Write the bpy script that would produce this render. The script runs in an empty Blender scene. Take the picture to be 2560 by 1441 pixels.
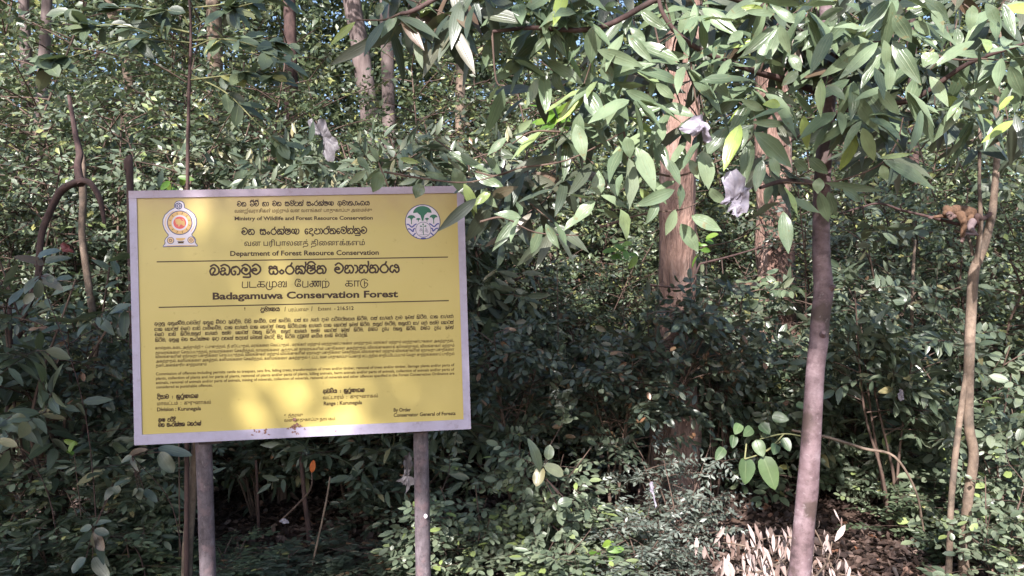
import bpy, math, random
import numpy as np
from mathutils import Vector, noise

# ------------------------------------------------------------------ camera, sky, sun, exposure
SC = bpy.context.scene
COL = SC.collection
FPX, CX, CY, CAMZ = 1862.0, 1280.0, 720.5, 1.6
cam = bpy.data.cameras.new("camera")
cam.sensor_width = 36.0
cam.lens = 36.0 * FPX / 2560.0
cam.clip_start = 0.05
cam.clip_end = 600.0
cam_o = bpy.data.objects.new("camera", cam)
cam_o.location = (0, 0, CAMZ)
cam_o.rotation_euler = (math.radians(90), 0, 0)
COL.objects.link(cam_o)
SC.camera = cam_o

SUN_EL, SUN_AZ = math.radians(35), math.radians(199)          # azimuth clockwise from +Y: behind the camera, a little to the left
SUN_D = np.array([math.sin(SUN_AZ) * math.cos(SUN_EL), math.cos(SUN_AZ) * math.cos(SUN_EL), math.sin(SUN_EL)])
world = bpy.data.worlds.new("World")
SC.world = world
world.use_nodes = True
wn = world.node_tree
sky = wn.nodes.new("ShaderNodeTexSky")
sky.sky_type = 'NISHITA'
sky.sun_disc = False
sky.sun_elevation = SUN_EL
sky.sun_rotation = SUN_AZ
sky.air_density = 1.0
sky.dust_density = 1.2
wn.nodes["Background"].inputs["Strength"].default_value = 0.13
wn.links.new(sky.outputs[0], wn.nodes["Background"].inputs["Color"])
sun = bpy.data.lights.new("sun", 'SUN')
sun.energy = 5.0
sun.angle = math.radians(0.55)
sun.color = (1.0, 0.955, 0.92)
sun_o = bpy.data.objects.new("sun", sun)
sun_o.rotation_euler = Vector(-SUN_D).to_track_quat('-Z', 'Y').to_euler()
COL.objects.link(sun_o)
SC.view_settings.view_transform = 'Standard'
SC.view_settings.look = 'None'
SC.view_settings.exposure = 1.15
SC.view_settings.gamma = 1.0
SC.cycles.max_bounces = 6
SC.cycles.diffuse_bounces = 4
SC.cycles.glossy_bounces = 2
SC.cycles.transmission_bounces = 3
SC.cycles.caustics_reflective = False
SC.cycles.caustics_refractive = False
SC.cycles.use_denoising = True

R = np.random.default_rng(7)
random.seed(7)


# ------------------------------------------------------------------ helpers
def at(px, py, Y):
    """point at distance Y seen at pixel (px, py) of the 2560 px photograph"""
    return np.array([(px - CX) / FPX * Y, Y, CAMZ - (py - CY) / FPX * Y])


def nrm(a):
    a = np.asarray(a, float)
    return a / np.maximum(np.linalg.norm(a, axis=-1, keepdims=True), 1e-9)


class MB:
    """collects quads / triangles, then links them as one mesh object"""
    def __init__(s):
        s.v, s.f, s.uv, s.m, s.n = [], [], [], [], 0

    def add(s, v, f, uv=None, m=0):
        v = np.asarray(v, float).reshape(-1, 3)
        f = np.asarray(f, int)
        s.v.append(v)
        s.f.append(f + s.n)
        s.uv.append(np.zeros((len(v), 2)) if uv is None else np.asarray(uv, float))
        s.m.append(np.full(len(f), m, int))
        s.n += len(v)

    def tube(s, pts, rad, sides=6, m=0, wob=0.0, cap=False, seed=0.0):
        pts = np.asarray(pts, float)
        n = len(pts)
        rad = np.broadcast_to(np.asarray(rad, float), (n,)) if np.ndim(rad) < 1 else np.asarray(rad, float)
        t = nrm(np.gradient(pts, axis=0))
        ref = np.array([0, 1, 0.0]) if abs(t[0][1]) < 0.8 else np.array([1, 0, 0.0])
        a = nrm(np.cross(t, ref))
        b = np.cross(t, a)
        th = np.arange(sides) / sides * 2 * math.pi
        r = np.repeat(rad[:, None], sides, 1)
        if wob:
            for i in range(n):
                for k in range(sides):
                    q = (math.cos(th[k]) * 1.6 + seed, math.sin(th[k]) * 1.6, pts[i][2] * 2.2 + seed)
                    r[i, k] *= 1 + wob * noise.noise(q) + 0.5 * wob * noise.noise((q[0] * 3, q[1] * 3, q[2] * 2))
        v = pts[:, None, :] + a[:, None, :] * (np.cos(th)[None, :, None] * r[:, :, None]) + b[:, None, :] * (np.sin(th)[None, :, None] * r[:, :, None])
        i = np.arange(n - 1)[:, None] * sides
        k = np.arange(sides)[None, :]
        k2 = (k + 1) % sides
        f = np.stack([i + k, i + k2, i + sides + k2, i + sides + k], -1).reshape(-1, 4)
        seg = np.concatenate([[0], np.cumsum(np.linalg.norm(np.diff(pts, axis=0), axis=1))])
        uv = np.stack([np.tile(th / (2 * math.pi), n), np.repeat(seg, sides)], -1)
        s.add(v.reshape(-1, 3), f, uv, m)
        if cap:
            for e, row in ((0, 0), (n - 1, (n - 1) * sides)):
                c = pts[e]
                vv = np.concatenate([v[e], c[None]])
                ff = [[k, (k + 1) % sides, sides, sides] for k in range(sides)]
                s.add(vv, [[q[0], q[1], q[2]] + [q[2]] for q in ff], None, m)

    def leaves(s, P, D, N, L, W, fold=0.25, droop=0.15, kind='oval', res=1, m=0, wave=0.0):
        P, D, N = np.asarray(P, float), nrm(D), np.asarray(N, float)
        n = len(P)
        if n == 0:
            return
        L = np.broadcast_to(np.asarray(L, float), (n,))
        W = np.broadcast_to(np.asarray(W, float), (n,))
        droop = np.broadcast_to(np.asarray(droop, float), (n,))
        S = nrm(np.cross(D, N))
        N = np.cross(S, D)
        rows = {0: [0, .48, 1], 1: [0, .22, .5, .78, 1], 2: [0, .1, .24, .42, .6, .77, .9, 1]}[res]
        u = np.array(rows)
        if kind == 'lance':
            pr = (np.maximum(u, 1e-4) ** .85) * np.maximum(1 - u, 0) ** 1.1
        elif kind == 'broad':
            pr = (np.maximum(u, 1e-4) ** .42) * np.maximum(1 - u, 0) ** .72 * 1.78
        else:
            pr = (np.maximum(u, 1e-4) ** .62) * np.maximum(1 - u, 0) ** .62 * 1.54
        pr = np.maximum(pr / {'lance': 0.2630, 'broad': 1.005, 'oval': .652}[kind], 0.02)
        nr = len(u)
        vv = np.array([-1, 0, 1.0])
        c = P[:, None, :] + D[:, None, :] * (L[:, None] * u)[:, :, None] - N[:, None, :] * (droop[:, None] * L[:, None] * u ** 2)[:, :, None]
        hw = (W[:, None] * 0.5) * pr[None, :]
        off = S[:, None, None, :] * (hw[:, :, None] * vv)[..., None] + N[:, None, None, :] * (fold * hw[:, :, None] * np.abs(vv))[..., None]
        v = c[:, :, None, :] + off
        if wave:
            ph = R.random(n)[:, None, None] * 6.28
            v = v + N[:, None, None, :] * (wave * hw[:, :, None] * np.sin(u[None, :, None] * 9 + ph + vv * 1.3))[..., None]
        base = np.arange(n)[:, None, None] * (nr * 3)
        i = np.arange(nr - 1)[None, :, None] * 3
        k = np.arange(2)[None, None, :]
        q = base + i + k
        f = np.stack([q, q + 1, q + 4, q + 3], -1).reshape(-1, 4)
        uv = np.stack(np.broadcast_arrays((vv * .5 + .5)[None, None, :], u[None, :, None]), -1)
        uv = np.broadcast_to(uv, (n, nr, 3, 2)).reshape(-1, 2)
        s.add(v.reshape(-1, 3), f, uv, m)

    def mesh(s, name, mats, smooth=True, off=(0, 0, 0)):
        v = np.concatenate(s.v) - np.asarray(off, float)
        f = np.concatenate(s.f)
        uv = np.concatenate(s.uv)
        mi = np.concatenate(s.m)
        me = bpy.data.meshes.new(name)
        me.vertices.add(len(v))
        me.vertices.foreach_set("co", v.astype(np.float32).ravel())
        tri = f[:, 2] == f[:, 3]                             # a face given as a, b, c, c is a triangle
        cnt = np.where(tri, 3, 4)
        keep = np.ones(f.shape, bool)
        keep[tri, 3] = False
        lv = f[keep]
        me.loops.add(len(lv))
        me.polygons.add(len(f))
        me.loops.foreach_set("vertex_index", lv.astype(np.int32))
        me.polygons.foreach_set("loop_start", (np.cumsum(cnt) - cnt).astype(np.int32))
        me.polygons.foreach_set("material_index", mi.astype(np.int32))
        me.polygons.foreach_set("use_smooth", np.full(len(f), smooth))
        l = me.uv_layers.new(name="UVMap")
        l.data.foreach_set("uv", uv[lv].astype(np.float32).ravel())
        for m in (mats if isinstance(mats, (list, tuple)) else [mats]):
            me.materials.append(m)
        me.update(calc_edges=True)
        me.validate()
        return me

    def build(s, name, mats, parent=None, smooth=True):
        off = parent.location if parent is not None else (0, 0, 0)
        o = bpy.data.objects.new(name, s.mesh(name, mats, smooth, off))
        COL.objects.link(o)
        if parent is not None:
            o.parent = parent
        return o


def tag(o, label=None, cat=None, group=None, kind=None):
    for k, v in (("label", label), ("category", cat), ("group", group), ("kind", kind)):
        if v:
            o[k] = v
    return o


def thing(name, label, cat, loc, group=None):
    o = bpy.data.objects.new(name, None)
    o.empty_display_size = 0.1
    o.location = [float(q) for q in loc]
    COL.objects.link(o)
    return tag(o, label, cat, group)


def curve(pts, n=8):
    """Catmull-Rom through pts"""
    p = np.asarray(pts, float)
    if len(p) < 3:
        t = np.linspace(0, 1, n + 1)[:, None]
        return p[0] * (1 - t) + p[-1] * t
    q = np.concatenate([[2 * p[0] - p[1]], p, [2 * p[-1] - p[-2]]])
    out = []
    for i in range(1, len(q) - 2):
        for t in np.arange(n) / n:
            a, b, c, d = q[i - 1], q[i], q[i + 1], q[i + 2]
            out.append(0.5 * (2 * b + (c - a) * t + (2 * a - 5 * b + 4 * c - d) * t * t + (3 * b - a - 3 * c + d) * t ** 3))
    out.append(p[-1])
    return np.array(out)


def ground_z(x, y):
    return 0.10 * noise.noise((x * .35, y * .35, 3.1)) + 0.03 * noise.noise((x * 1.7, y * 1.7, 1.0)) - 0.06


# ------------------------------------------------------------------ materials
def nodes(name):
    m = bpy.data.materials.new(name)
    m.use_nodes = True
    t = m.node_tree
    b = t.nodes["Principled BSDF"]
    return m, t, b


def N(t, typ, **kw):
    n = t.nodes.new(typ)
    for k, v in kw.items():
        if k in n.inputs.keys():
            n.inputs[k].default_value = v
        else:
            setattr(n, k, v)
    return n


def ramp(t, fac, stops):
    n = t.nodes.new("ShaderNodeValToRGB")
    e = n.color_ramp.elements
    while len(e) < len(stops):
        e.new(0.5)
    for k, (p, c) in enumerate(stops):
        e[k].position = p
        e[k].color = (*c, 1)
    t.links.new(fac, n.inputs[0])
    return n.outputs[0]


def mix(t, fac, a, b, blend='MIX'):
    n = t.nodes.new("ShaderNodeMix")
    n.data_type = 'RGBA'
    n.blend_type = blend
    for sock, val in ((n.inputs[0], fac), (n.inputs[6], a), (n.inputs[7], b)):
        if isinstance(val, bpy.types.NodeSocket):
            t.links.new(val, sock)
        elif sock == n.inputs[0]:
            sock.default_value = val
        else:
            sock.default_value = (*val, 1)
    return n.outputs[2]


def leaf_mat(name, stops, rough=0.42, veins=0, vein_col=(.2, .25, .12), trans=0.16, under=(.11, .12, .09), spec=0.75, spots=0.0):
    """green leaf: the tint varies leaf by leaf, paler underside, midrib (and side veins), some light through it"""
    m, t, b = nodes(name)
    geo = N(t, "ShaderNodeNewGeometry")
    def soft(c, k=1.5, d=.16):
        g = .3 * c[0] + .6 * c[1] + .1 * c[2]
        return tuple(min(.7, (q + (g - q) * d) * k) for q in c)
    if name not in ("fresh_leaf", "dry_leaf", "litter_leaf", "broad_leaf", "canopy_leaf"):
        stops = [(p, soft(q)) for p, q in stops]
    c = ramp(t, geo.outputs["Random Per Island"], stops)
    uv = N(t, "ShaderNodeUVMap")
    sep = N(t, "ShaderNodeSeparateXYZ")
    t.links.new(uv.outputs[0], sep.inputs[0])
    tex = N(t, "ShaderNodeTexNoise", Scale=14.0, Detail=3.0)
    tc = N(t, "ShaderNodeTexCoord")
    t.links.new(tc.outputs["Object"], tex.inputs["Vector"])
    c = mix(t, 0.5, c, ramp(t, tex.outputs["Fac"], [(.3, (.55, .55, .55)), (.7, (1.25, 1.25, 1.2))]), 'MULTIPLY')
    if veins:
        d = N(t, "ShaderNodeMath", operation='SUBTRACT')
        t.links.new(sep.outputs[0], d.inputs[0]); d.inputs[1].default_value = 0.5
        a = N(t, "ShaderNodeMath", operation='ABSOLUTE')
        t.links.new(d.outputs[0], a.inputs[0])
        v1 = ramp(t, a.outputs[0], [(0.0, (1, 1, 1)), (.025, (.5, .5, .5)), (.05, (0, 0, 0))])
        if veins == 3:
            s2 = N(t, "ShaderNodeMath", operation='SUBTRACT'); t.links.new(a.outputs[0], s2.inputs[0]); s2.inputs[1].default_value = 0.21
            a2 = N(t, "ShaderNodeMath", operation='ABSOLUTE'); t.links.new(s2.outputs[0], a2.inputs[0])
            v2 = ramp(t, a2.outputs[0], [(0.0, (.7, .7, .7)), (.03, (0, 0, 0))])
            v1 = mix(t, 1.0, v1, v2, 'ADD')
        bw = N(t, "ShaderNodeRGBToBW"); t.links.new(v1, bw.inputs[0])
        ml = N(t, "ShaderNodeMath", operation='MULTIPLY'); t.links.new(bw.outputs[0], ml.inputs[0]); ml.inputs[1].default_value = .55
        c = mix(t, ml.outputs[0], c, vein_col)
        bp = N(t, "ShaderNodeBump", Strength=0.35, Distance=0.002)
        t.links.new(bw.outputs[0], bp.inputs["Height"])
        t.links.new(bp.outputs[0], b.inputs["Normal"])
    if spots:
        vt = N(t, "ShaderNodeTexNoise", Scale=38.0, Detail=2.0)
        t.links.new(tc.outputs["Object"], vt.inputs["Vector"])
        sp = ramp(t, vt.outputs["Fac"], [(.66, (0, 0, 0)), (.72, (1, 1, 1))])
        bw2 = N(t, "ShaderNodeRGBToBW"); t.links.new(sp, bw2.inputs[0])
        ms = N(t, "ShaderNodeMath", operation='MULTIPLY'); t.links.new(bw2.outputs[0], ms.inputs[0]); ms.inputs[1].default_value = spots
        c = mix(t, ms.outputs[0], c, (.22, .16, .07))
    c = mix(t, geo.outputs["Backfacing"], c, mix(t, .5, c, under))
    t.links.new(c, b.inputs["Base Color"])
    b.inputs["Roughness"].default_value = rough
    b.inputs["Specular IOR Level"].default_value = spec
    out = t.nodes["Material Output"]
    tr = N(t, "ShaderNodeBsdfTranslucent")
    t.links.new(mix(t, 0.6, c, (.2, .28, .08)), tr.inputs[0])
    ms = N(t, "ShaderNodeMixShader")
    ms.inputs[0].default_value = trans
    t.links.new(b.outputs[0], ms.inputs[1])
    t.links.new(tr.outputs[0], ms.inputs[2])
    t.links.new(ms.outputs[0], out.inputs[0])
    return m


def bark_mat(name, cols, scale=6.0, stretch=(1, 1, .25), rough=.85, bump=.6, spots=None, dist=.02, flaky=False, specks=None):
    m, t, b = nodes(name)
    tc = N(t, "ShaderNodeTexCoord")
    mp = N(t, "ShaderNodeMapping")
    mp.inputs["Scale"].default_value = stretch
    t.links.new(tc.outputs["Object"], mp.inputs[0])
    tx = N(t, "ShaderNodeTexNoise", Scale=scale, Detail=8.0, Roughness=.65)
    t.links.new(mp.outputs[0], tx.inputs["Vector"])
    n = len(cols)
    c = ramp(t, tx.outputs["Fac"], [(.28 + .44 * k / (n - 1), q) for k, q in enumerate(cols)])
    h = tx.outputs["Fac"]
    if flaky:
        wz = N(t, "ShaderNodeTexNoise", Scale=scale * .8, Detail=4.0)
        t.links.new(mp.outputs[0], wz.inputs["Vector"])
        wp = mix(t, .35, mp.outputs[0], wz.outputs["Color"])
        vo = N(t, "ShaderNodeTexVoronoi", Scale=scale * 2.6, feature='DISTANCE_TO_EDGE', Randomness=1.0)
        t.links.new(wp, vo.inputs["Vector"])
        ck = ramp(t, vo.outputs[0], [(.0, (.4, .35, .33)), (.05, (1, 1, 1))])
        c = mix(t, ramp(t, wz.outputs['Fac'], [(.4, (0, 0, 0)), (.62, (1, 1, 1))]), c, mix(t, 1.0, c, ck, 'MULTIPLY'))
        hb = N(t, "ShaderNodeMath", operation='MULTIPLY_ADD')
        t.links.new(vo.outputs[0], hb.inputs[0]); hb.inputs[1].default_value = .8
        t.links.new(tx.outputs["Fac"], hb.inputs[2])
        h = hb.outputs[0]
    if spots:
        t2 = N(t, "ShaderNodeTexNoise", Scale=scale * .9, Detail=4.0)
        t.links.new(tc.outputs["Object"], t2.inputs["Vector"])
        c = mix(t, ramp(t, t2.outputs["Fac"], [(.52, (0, 0, 0)), (.62, (1, 1, 1))]), c, spots)
    if specks:
        t3 = N(t, "ShaderNodeTexNoise", Scale=scale * 5, Detail=3.0)
        t.links.new(mp.outputs[0], t3.inputs["Vector"])
        c = mix(t, ramp(t, t3.outputs["Fac"], [(.63, (0, 0, 0)), (.72, (.4, .4, .4))]), c, specks)
        t4 = N(t, "ShaderNodeTexNoise", Scale=scale * 2.5, Detail=6.0, Roughness=.8)
        t.links.new(tc.outputs["Object"], t4.inputs["Vector"])
        c = mix(t, .7, c, ramp(t, t4.outputs["Fac"], [(.34, (.45, .4, .4)), (.5, (1, 1, 1)), (.7, (1.15, 1.15, 1.15))]), 'MULTIPLY')
    t.links.new(c, b.inputs["Base Color"])
    b.inputs["Roughness"].default_value = rough
    bp = N(t, "ShaderNodeBump", Strength=bump, Distance=dist)
    t.links.new(h, bp.inputs["Height"])
    t.links.new(bp.outputs[0], b.inputs["Normal"])
    return m


def plain(name, col, rough=.6, spec=.3, var=None, scale=20.0, bump=0.0, trans=0):
    m, t, b = nodes(name)
    b.inputs["Roughness"].default_value = rough
    b.inputs["Specular IOR Level"].default_value = spec
    b.inputs["Base Color"].default_value = (*col, 1)
    if var or bump:
        tc = N(t, "ShaderNodeTexCoord")
        tx = N(t, "ShaderNodeTexNoise", Scale=scale, Detail=5.0)
        t.links.new(tc.outputs["Object"], tx.inputs["Vector"])
        if var:
            t.links.new(ramp(t, tx.outputs["Fac"], [(.3, col), (.7, var)]), b.inputs["Base Color"])
        if bump:
            bp = N(t, "ShaderNodeBump", Strength=bump, Distance=.01)
            t.links.new(tx.outputs["Fac"], bp.inputs["Height"])
            t.links.new(bp.outputs[0], b.inputs["Normal"])
    return m


G = lambda r, g, b: (r, g, b)
M = {}
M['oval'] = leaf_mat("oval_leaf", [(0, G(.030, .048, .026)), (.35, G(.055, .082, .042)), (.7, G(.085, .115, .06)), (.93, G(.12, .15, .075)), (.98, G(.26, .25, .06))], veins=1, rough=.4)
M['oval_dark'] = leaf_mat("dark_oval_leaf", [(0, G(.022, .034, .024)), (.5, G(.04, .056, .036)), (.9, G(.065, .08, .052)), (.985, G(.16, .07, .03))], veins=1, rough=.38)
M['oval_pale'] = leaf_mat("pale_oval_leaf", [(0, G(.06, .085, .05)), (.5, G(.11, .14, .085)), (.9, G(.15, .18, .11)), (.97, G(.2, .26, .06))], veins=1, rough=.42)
M['lance'] = leaf_mat("lance_leaf", [(0, G(.04, .06, .036)), (.5, G(.07, .092, .055)), (.9, G(.1, .12, .075)), (.985, G(.2, .17, .07))], veins=1, rough=.36)
M['pinnate'] = leaf_mat("pinnate_leaf", [(0, G(.05, .065, .05)), (.6, G(.1, .12, .1)), (1, G(.16, .18, .15))], rough=.4)
M['broad'] = leaf_mat("broad_leaf", [(0, G(.05, .085, .036)), (.5, G(.075, .12, .05)), (1, G(.1, .155, .06))], veins=1, rough=.42)
M['far'] = leaf_mat("far_leaf", [(0, G(.03, .05, .022)), (.45, G(.06, .088, .038)), (.85, G(.11, .14, .055)), (.96, G(.2, .21, .05))], rough=.4, trans=.14)
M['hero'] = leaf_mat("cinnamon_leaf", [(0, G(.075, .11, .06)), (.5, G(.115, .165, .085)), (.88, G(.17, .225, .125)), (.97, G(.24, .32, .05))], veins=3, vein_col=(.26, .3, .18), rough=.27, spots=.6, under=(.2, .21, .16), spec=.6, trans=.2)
M['hero_dark'] = leaf_mat("dark_cinnamon_leaf", [(0, G(.03, .045, .03)), (.5, G(.05, .068, .042)), (.9, G(.075, .08, .05)), (.97, G(.11, .065, .04))], veins=3, vein_col=(.12, .14, .09), rough=.35, under=(.12, .12, .09), trans=.12)  # darker leaf colour: paints the shaded inner crown, also the lilac-leaved plants
M['fresh'] = leaf_mat("fresh_leaf", [(0, G(.09, .2, .025)), (.6, G(.14, .27, .035)), (1, G(.22, .33, .05))], veins=1, rough=.4, trans=.3)
M['canopy'] = leaf_mat("canopy_leaf", [(0, G(.03, .05, .02)), (1, G(.07, .1, .04))], rough=.5, trans=.12)
M['dry'] = leaf_mat("dry_leaf", [(0, G(.2, .12, .1)), (.4, G(.45, .33, .31)), (1, G(.66, .53, .51))], rough=.7, veins=1, vein_col=(.5, .4, .33), under=(.5, .38, .3), trans=.2)
M['litter'] = leaf_mat("litter_leaf", [(0, G(.03, .018, .015)), (.4, G(.065, .038, .031)), (.75, G(.12, .075, .06)), (.95, G(.25, .17, .14)), (1, G(.3, .12, .06))], rough=.65, under=(.18, .12, .1), trans=.05)
M['orange'] = plain("orange_leaf", (.55, .14, .03), .6, .3, (.4, .09, .02), 60)
M['soil'] = bark_mat("forest_soil", [(.02, .013, .01), (.06, .035, .026), (.12, .075, .055), (.2, .13, .1)], scale=9, stretch=(1, 1, 1), bump=.8, dist=.03)
M['smooth_bark'] = bark_mat("smooth_pinkish_bark", [(.06, .038, .04), (.155, .1, .108), (.215, .146, .16), (.31, .23, .25)], scale=9, stretch=(1, 1, 1.5), bump=.16, spots=(.085, .055, .05), dist=.01, specks=(.36, .3, .31), rough=.7)
M['flaky_bark'] = bark_mat("flaky_reddish_bark", [(.045, .025, .02), (.2, .115, .09), (.33, .205, .165), (.44, .32, .28)], scale=9, stretch=(1, 1, .22), bump=.9, dist=.03, flaky=True)
M['tan_bark'] = bark_mat("tan_bark", [(.07, .048, .036), (.19, .135, .1), (.29, .215, .165)], scale=10, stretch=(1, 1, .6), bump=.4, specks=(.3, .25, .21), spots=(.12, .09, .07))
M['grey_bark'] = bark_mat("pinkish_grey_bark", [(.07, .05, .047), (.17, .125, .12), (.27, .21, .205)], scale=8, stretch=(1, 1, .3), bump=.6)
M['dark_bark'] = bark_mat("dark_red_bark", [(.03, .018, .016), (.075, .042, .038), (.13, .075, .068)], scale=14, stretch=(1, 1, .5), bump=.4)
M['twig'] = bark_mat("twig_bark", [(.045, .028, .022), (.11, .07, .055), (.19, .13, .1)], scale=18, bump=.2)
M['green_twig'] = bark_mat("green_twig_bark", [(.1, .11, .045), (.2, .2, .09), (.3, .28, .14)], scale=18, bump=.1)
M['fur'] = bark_mat("brown_fur", [(.06, .032, .019), (.12, .065, .038), (.18, .102, .062)], scale=60, stretch=(1, 1, 1), bump=.5, dist=.004, rough=.9)
M['skin'] = plain("pinkish_skin", (.16, .1, .09), .6, .3, (.12, .075, .068), 40)
M['belly'] = plain("pale_belly_fur", (.2, .15, .155), .8, .2, (.15, .11, .115), 50)
M['black'] = plain("dark_eye", (.01, .008, .006), .3)
M['plastic'] = plain("white_plastic_film", (.34, .31, .37), .4, .4, (.24, .215, .27), 25, .5)
M['grey_plastic'] = plain("greyish_plastic_film", (.15, .135, .15), .5, .4, (.1, .09, .1), 25, .5)
M['red_plastic'] = plain("red_plastic", (.16, .05, .055), .5)


# ------------------------------------------------------------------ ground and leaf litter
def make_ground():
    mb = MB()
    xs = np.concatenate([np.linspace(-150, -16, 12), np.linspace(-14, 14, 90), np.linspace(16, 150, 12)])
    ys = np.concatenate([np.linspace(-60, 0, 10), np.linspace(1, 16, 60), np.linspace(18, 260, 20)])
    X, Y = np.meshgrid(xs, ys)
    Z = np.array([[ground_z(x, y) for x in xs] for y in ys])
    v = np.stack([X, Y, Z], -1).reshape(-1, 3)
    nx, ny = len(xs), len(ys)
    i, j = np.meshgrid(np.arange(nx - 1), np.arange(ny - 1))
    a = (j * nx + i).ravel()
    mb.add(v, np.stack([a, a + 1, a + nx + 1, a + nx], -1))
    o = mb.build("ground", M['soil'])
    tag(o, "brown forest floor under the undergrowth", kind="structure")
    mb = MB()
    n = 60000
    Y = 3.4 + 10 * R.random(n) ** 1.4
    X = (R.random(n) * 2 - 1) * (Y * .75 + .6)
    Z = np.array([ground_z(a, b) for a, b in zip(X, Y)]) + .006 + .03 * R.random(n)
    th = R.random(n) * 6.28
    D = np.stack([np.cos(th), np.sin(th), .35 * R.standard_normal(n)], -1)
    Nn = np.stack([.45 * R.standard_normal(n), .45 * R.standard_normal(n), np.ones(n)], -1)
    L = .035 + .065 * R.random(n)
    mb.leaves(np.stack([X, Y, Z], -1), D, Nn, L, L * (.3 + .3 * R.random(n)), fold=.35 * 1, droop=R.uniform(-.35, .4, n), kind='oval', res=1, wave=.5)
    o = mb.build("leaf_litter", M['litter'])
    tag(o, "brown dead leaves carpeting the forest floor", kind="stuff")


make_ground()


# ------------------------------------------------------------------ sprays of leaves along twigs (vectorised)
def sprays(mb, P, D, nleaf, tl, L, ratio, kind, res, face=(0, -.5, .85), jit=.48, wire=None, wr=.003, droop=.15, m=0, opp=False, spread=1.05, term=True):
    """P, D: twig starts and directions; leaves stand in two ranks along each twig, blades turned to the open side"""
    P, D = np.asarray(P, float), nrm(D)
    n = len(P)
    face = np.asarray(face, float)
    tl = np.broadcast_to(np.asarray(tl, float), (n,)) * R.uniform(.7, 1.25, n)
    up = nrm(face + jit * .8 * R.standard_normal((n, 3)))
    S = nrm(np.cross(D, up))
    U = np.cross(S, D)
    sag = R.uniform(.02, .3, n)
    for k in range(nleaf):
        if opp:
            t = (k // 2 + .7) / (nleaf // 2 + .7)
        else:
            t = (k + .6) / nleaf
        side = 1 if k % 2 else -1
        last = term and k == nleaf - 1
        keep = R.random(n) > .08
        pos = P + D * (tl * t)[:, None] - np.array([0, 0, 1.0]) * (sag * tl * t * t)[:, None]
        sp = (0.12 if last else spread) * R.uniform(.75, 1.25, n)
        ld = D * np.cos(sp)[:, None] + S * (side * np.sin(sp))[:, None] - np.array([0, 0, .25]) + .18 * R.standard_normal((n, 3))
        nn = U + jit * R.standard_normal((n, 3))
        l = L * R.uniform(.65, 1.2, n) * (1.1 if last else 1.0)
        mb.leaves(pos[keep], ld[keep], nn[keep], l[keep], l[keep] * ratio, fold=.22, droop=R.uniform(0, droop * 2, keep.sum()), kind=kind, res=res, m=m)
    if wire is not None:
        for q in range(n):
            e = P[q] + D[q] * tl[q]
            c = P[q] + D[q] * tl[q] * .5 - np.array([0, 0, .25 * sag[q] * tl[q]])
            e = e - np.array([0, 0, sag[q] * tl[q]])
            wire.tube([P[q], c, e], [wr, wr * .8, wr * .45], 3)


def shrub_proto(kind, H, spread, nst, ntw, nleaf, tl, L, ratio, shape='oval', res=1, seed=1, opp=False, low=.12, lean=.25):
    """a shrub about H high with its base at the origin: (stems mesh, foliage mesh)"""
    global R
    keepR = R
    R = np.random.default_rng(seed)
    st, fo = MB(), MB()
    TP, TD = [], []
    for s in range(nst):
        az = R.random() * 6.28
        rr = spread * (.25 + .75 * R.random()) * (0 if nst == 1 else 1)
        h = H * R.uniform(.72, 1.0)
        end = np.array([math.cos(az) * rr, math.sin(az) * rr * .7 - lean * H * .25, h])
        mid = end * .5 + np.array([-.12 * end[0], -.1 * end[1], .04 * H]) + .05 * H * R.standard_normal(3) * [1, 1, .2]
        c = curve([[.03 * R.standard_normal(), .03 * R.standard_normal(), -.1], mid * .5 + .02 * R.standard_normal(3), mid, end], 5)
        r0 = .007 + .0045 * H
        st.tube(c, np.linspace(r0, r0 * .3, len(c)), 5)
        k = max(3, ntw // nst)
        for q in range(k):
            t = low + (1 - low) * (q + R.random()) / k
            i = t * (len(c) - 1)
            a = c[int(i)] + (c[min(int(i) + 1, len(c) - 1)] - c[int(i)]) * (i % 1)
            az2 = R.random() * 6.28
            d = np.array([math.cos(az2), math.sin(az2) - .35, R.uniform(-.1, .75)])
            bl = spread * R.uniform(.2, 1.0) * (1.15 - .6 * t)
            d = nrm(d)
            b = a + d * bl
            if bl > .12:
                st.tube(curve([a, a + d * bl * .5 + [0, 0, .04 * bl], b], 2), np.linspace(r0 * .35, r0 * .18, 5), 4)
            for w in range(4):
                p = a + (b - a) * R.uniform(.7, 1) if w else b
                TP.append(p)
                TD.append(d + .8 * R.standard_normal(3) * [1, 1, .5] + [0, -.15, .03])
    sprays(fo, TP, TD, nleaf, tl, L, ratio, shape, res, wire=st, wr=.0022, opp=opp)
    R = keepR
    return (st.mesh(kind + "_stems", M['twig']), fo)


PROTO = {}


def proto(key, mat, *a, **k):
    st, fo = shrub_proto(key, *a, **k)
    PROTO[key] = (st, fo.mesh(key + "_foliage", M[mat]), a[0])


#      key            leaf material  H    spread stems twigs leaves twig-length leaf ratio
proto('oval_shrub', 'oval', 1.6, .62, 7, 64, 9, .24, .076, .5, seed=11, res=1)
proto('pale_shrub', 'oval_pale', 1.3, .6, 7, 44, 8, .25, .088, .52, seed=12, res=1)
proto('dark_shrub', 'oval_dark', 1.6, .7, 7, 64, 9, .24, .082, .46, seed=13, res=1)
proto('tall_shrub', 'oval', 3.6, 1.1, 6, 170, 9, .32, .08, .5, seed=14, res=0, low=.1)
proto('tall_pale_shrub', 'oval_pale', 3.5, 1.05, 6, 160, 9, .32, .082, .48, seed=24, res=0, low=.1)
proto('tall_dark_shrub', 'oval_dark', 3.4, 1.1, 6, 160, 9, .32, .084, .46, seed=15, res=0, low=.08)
proto('lance_sapling', 'lance', 3.4, .95, 4, 80, 8, .26, .155, .29, shape='lance', seed=16, res=1, low=.15)
proto('lance_shrub', 'lance', 1.6, .65, 6, 44, 7, .2, .125, .34, shape='lance', seed=17, res=1)
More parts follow.
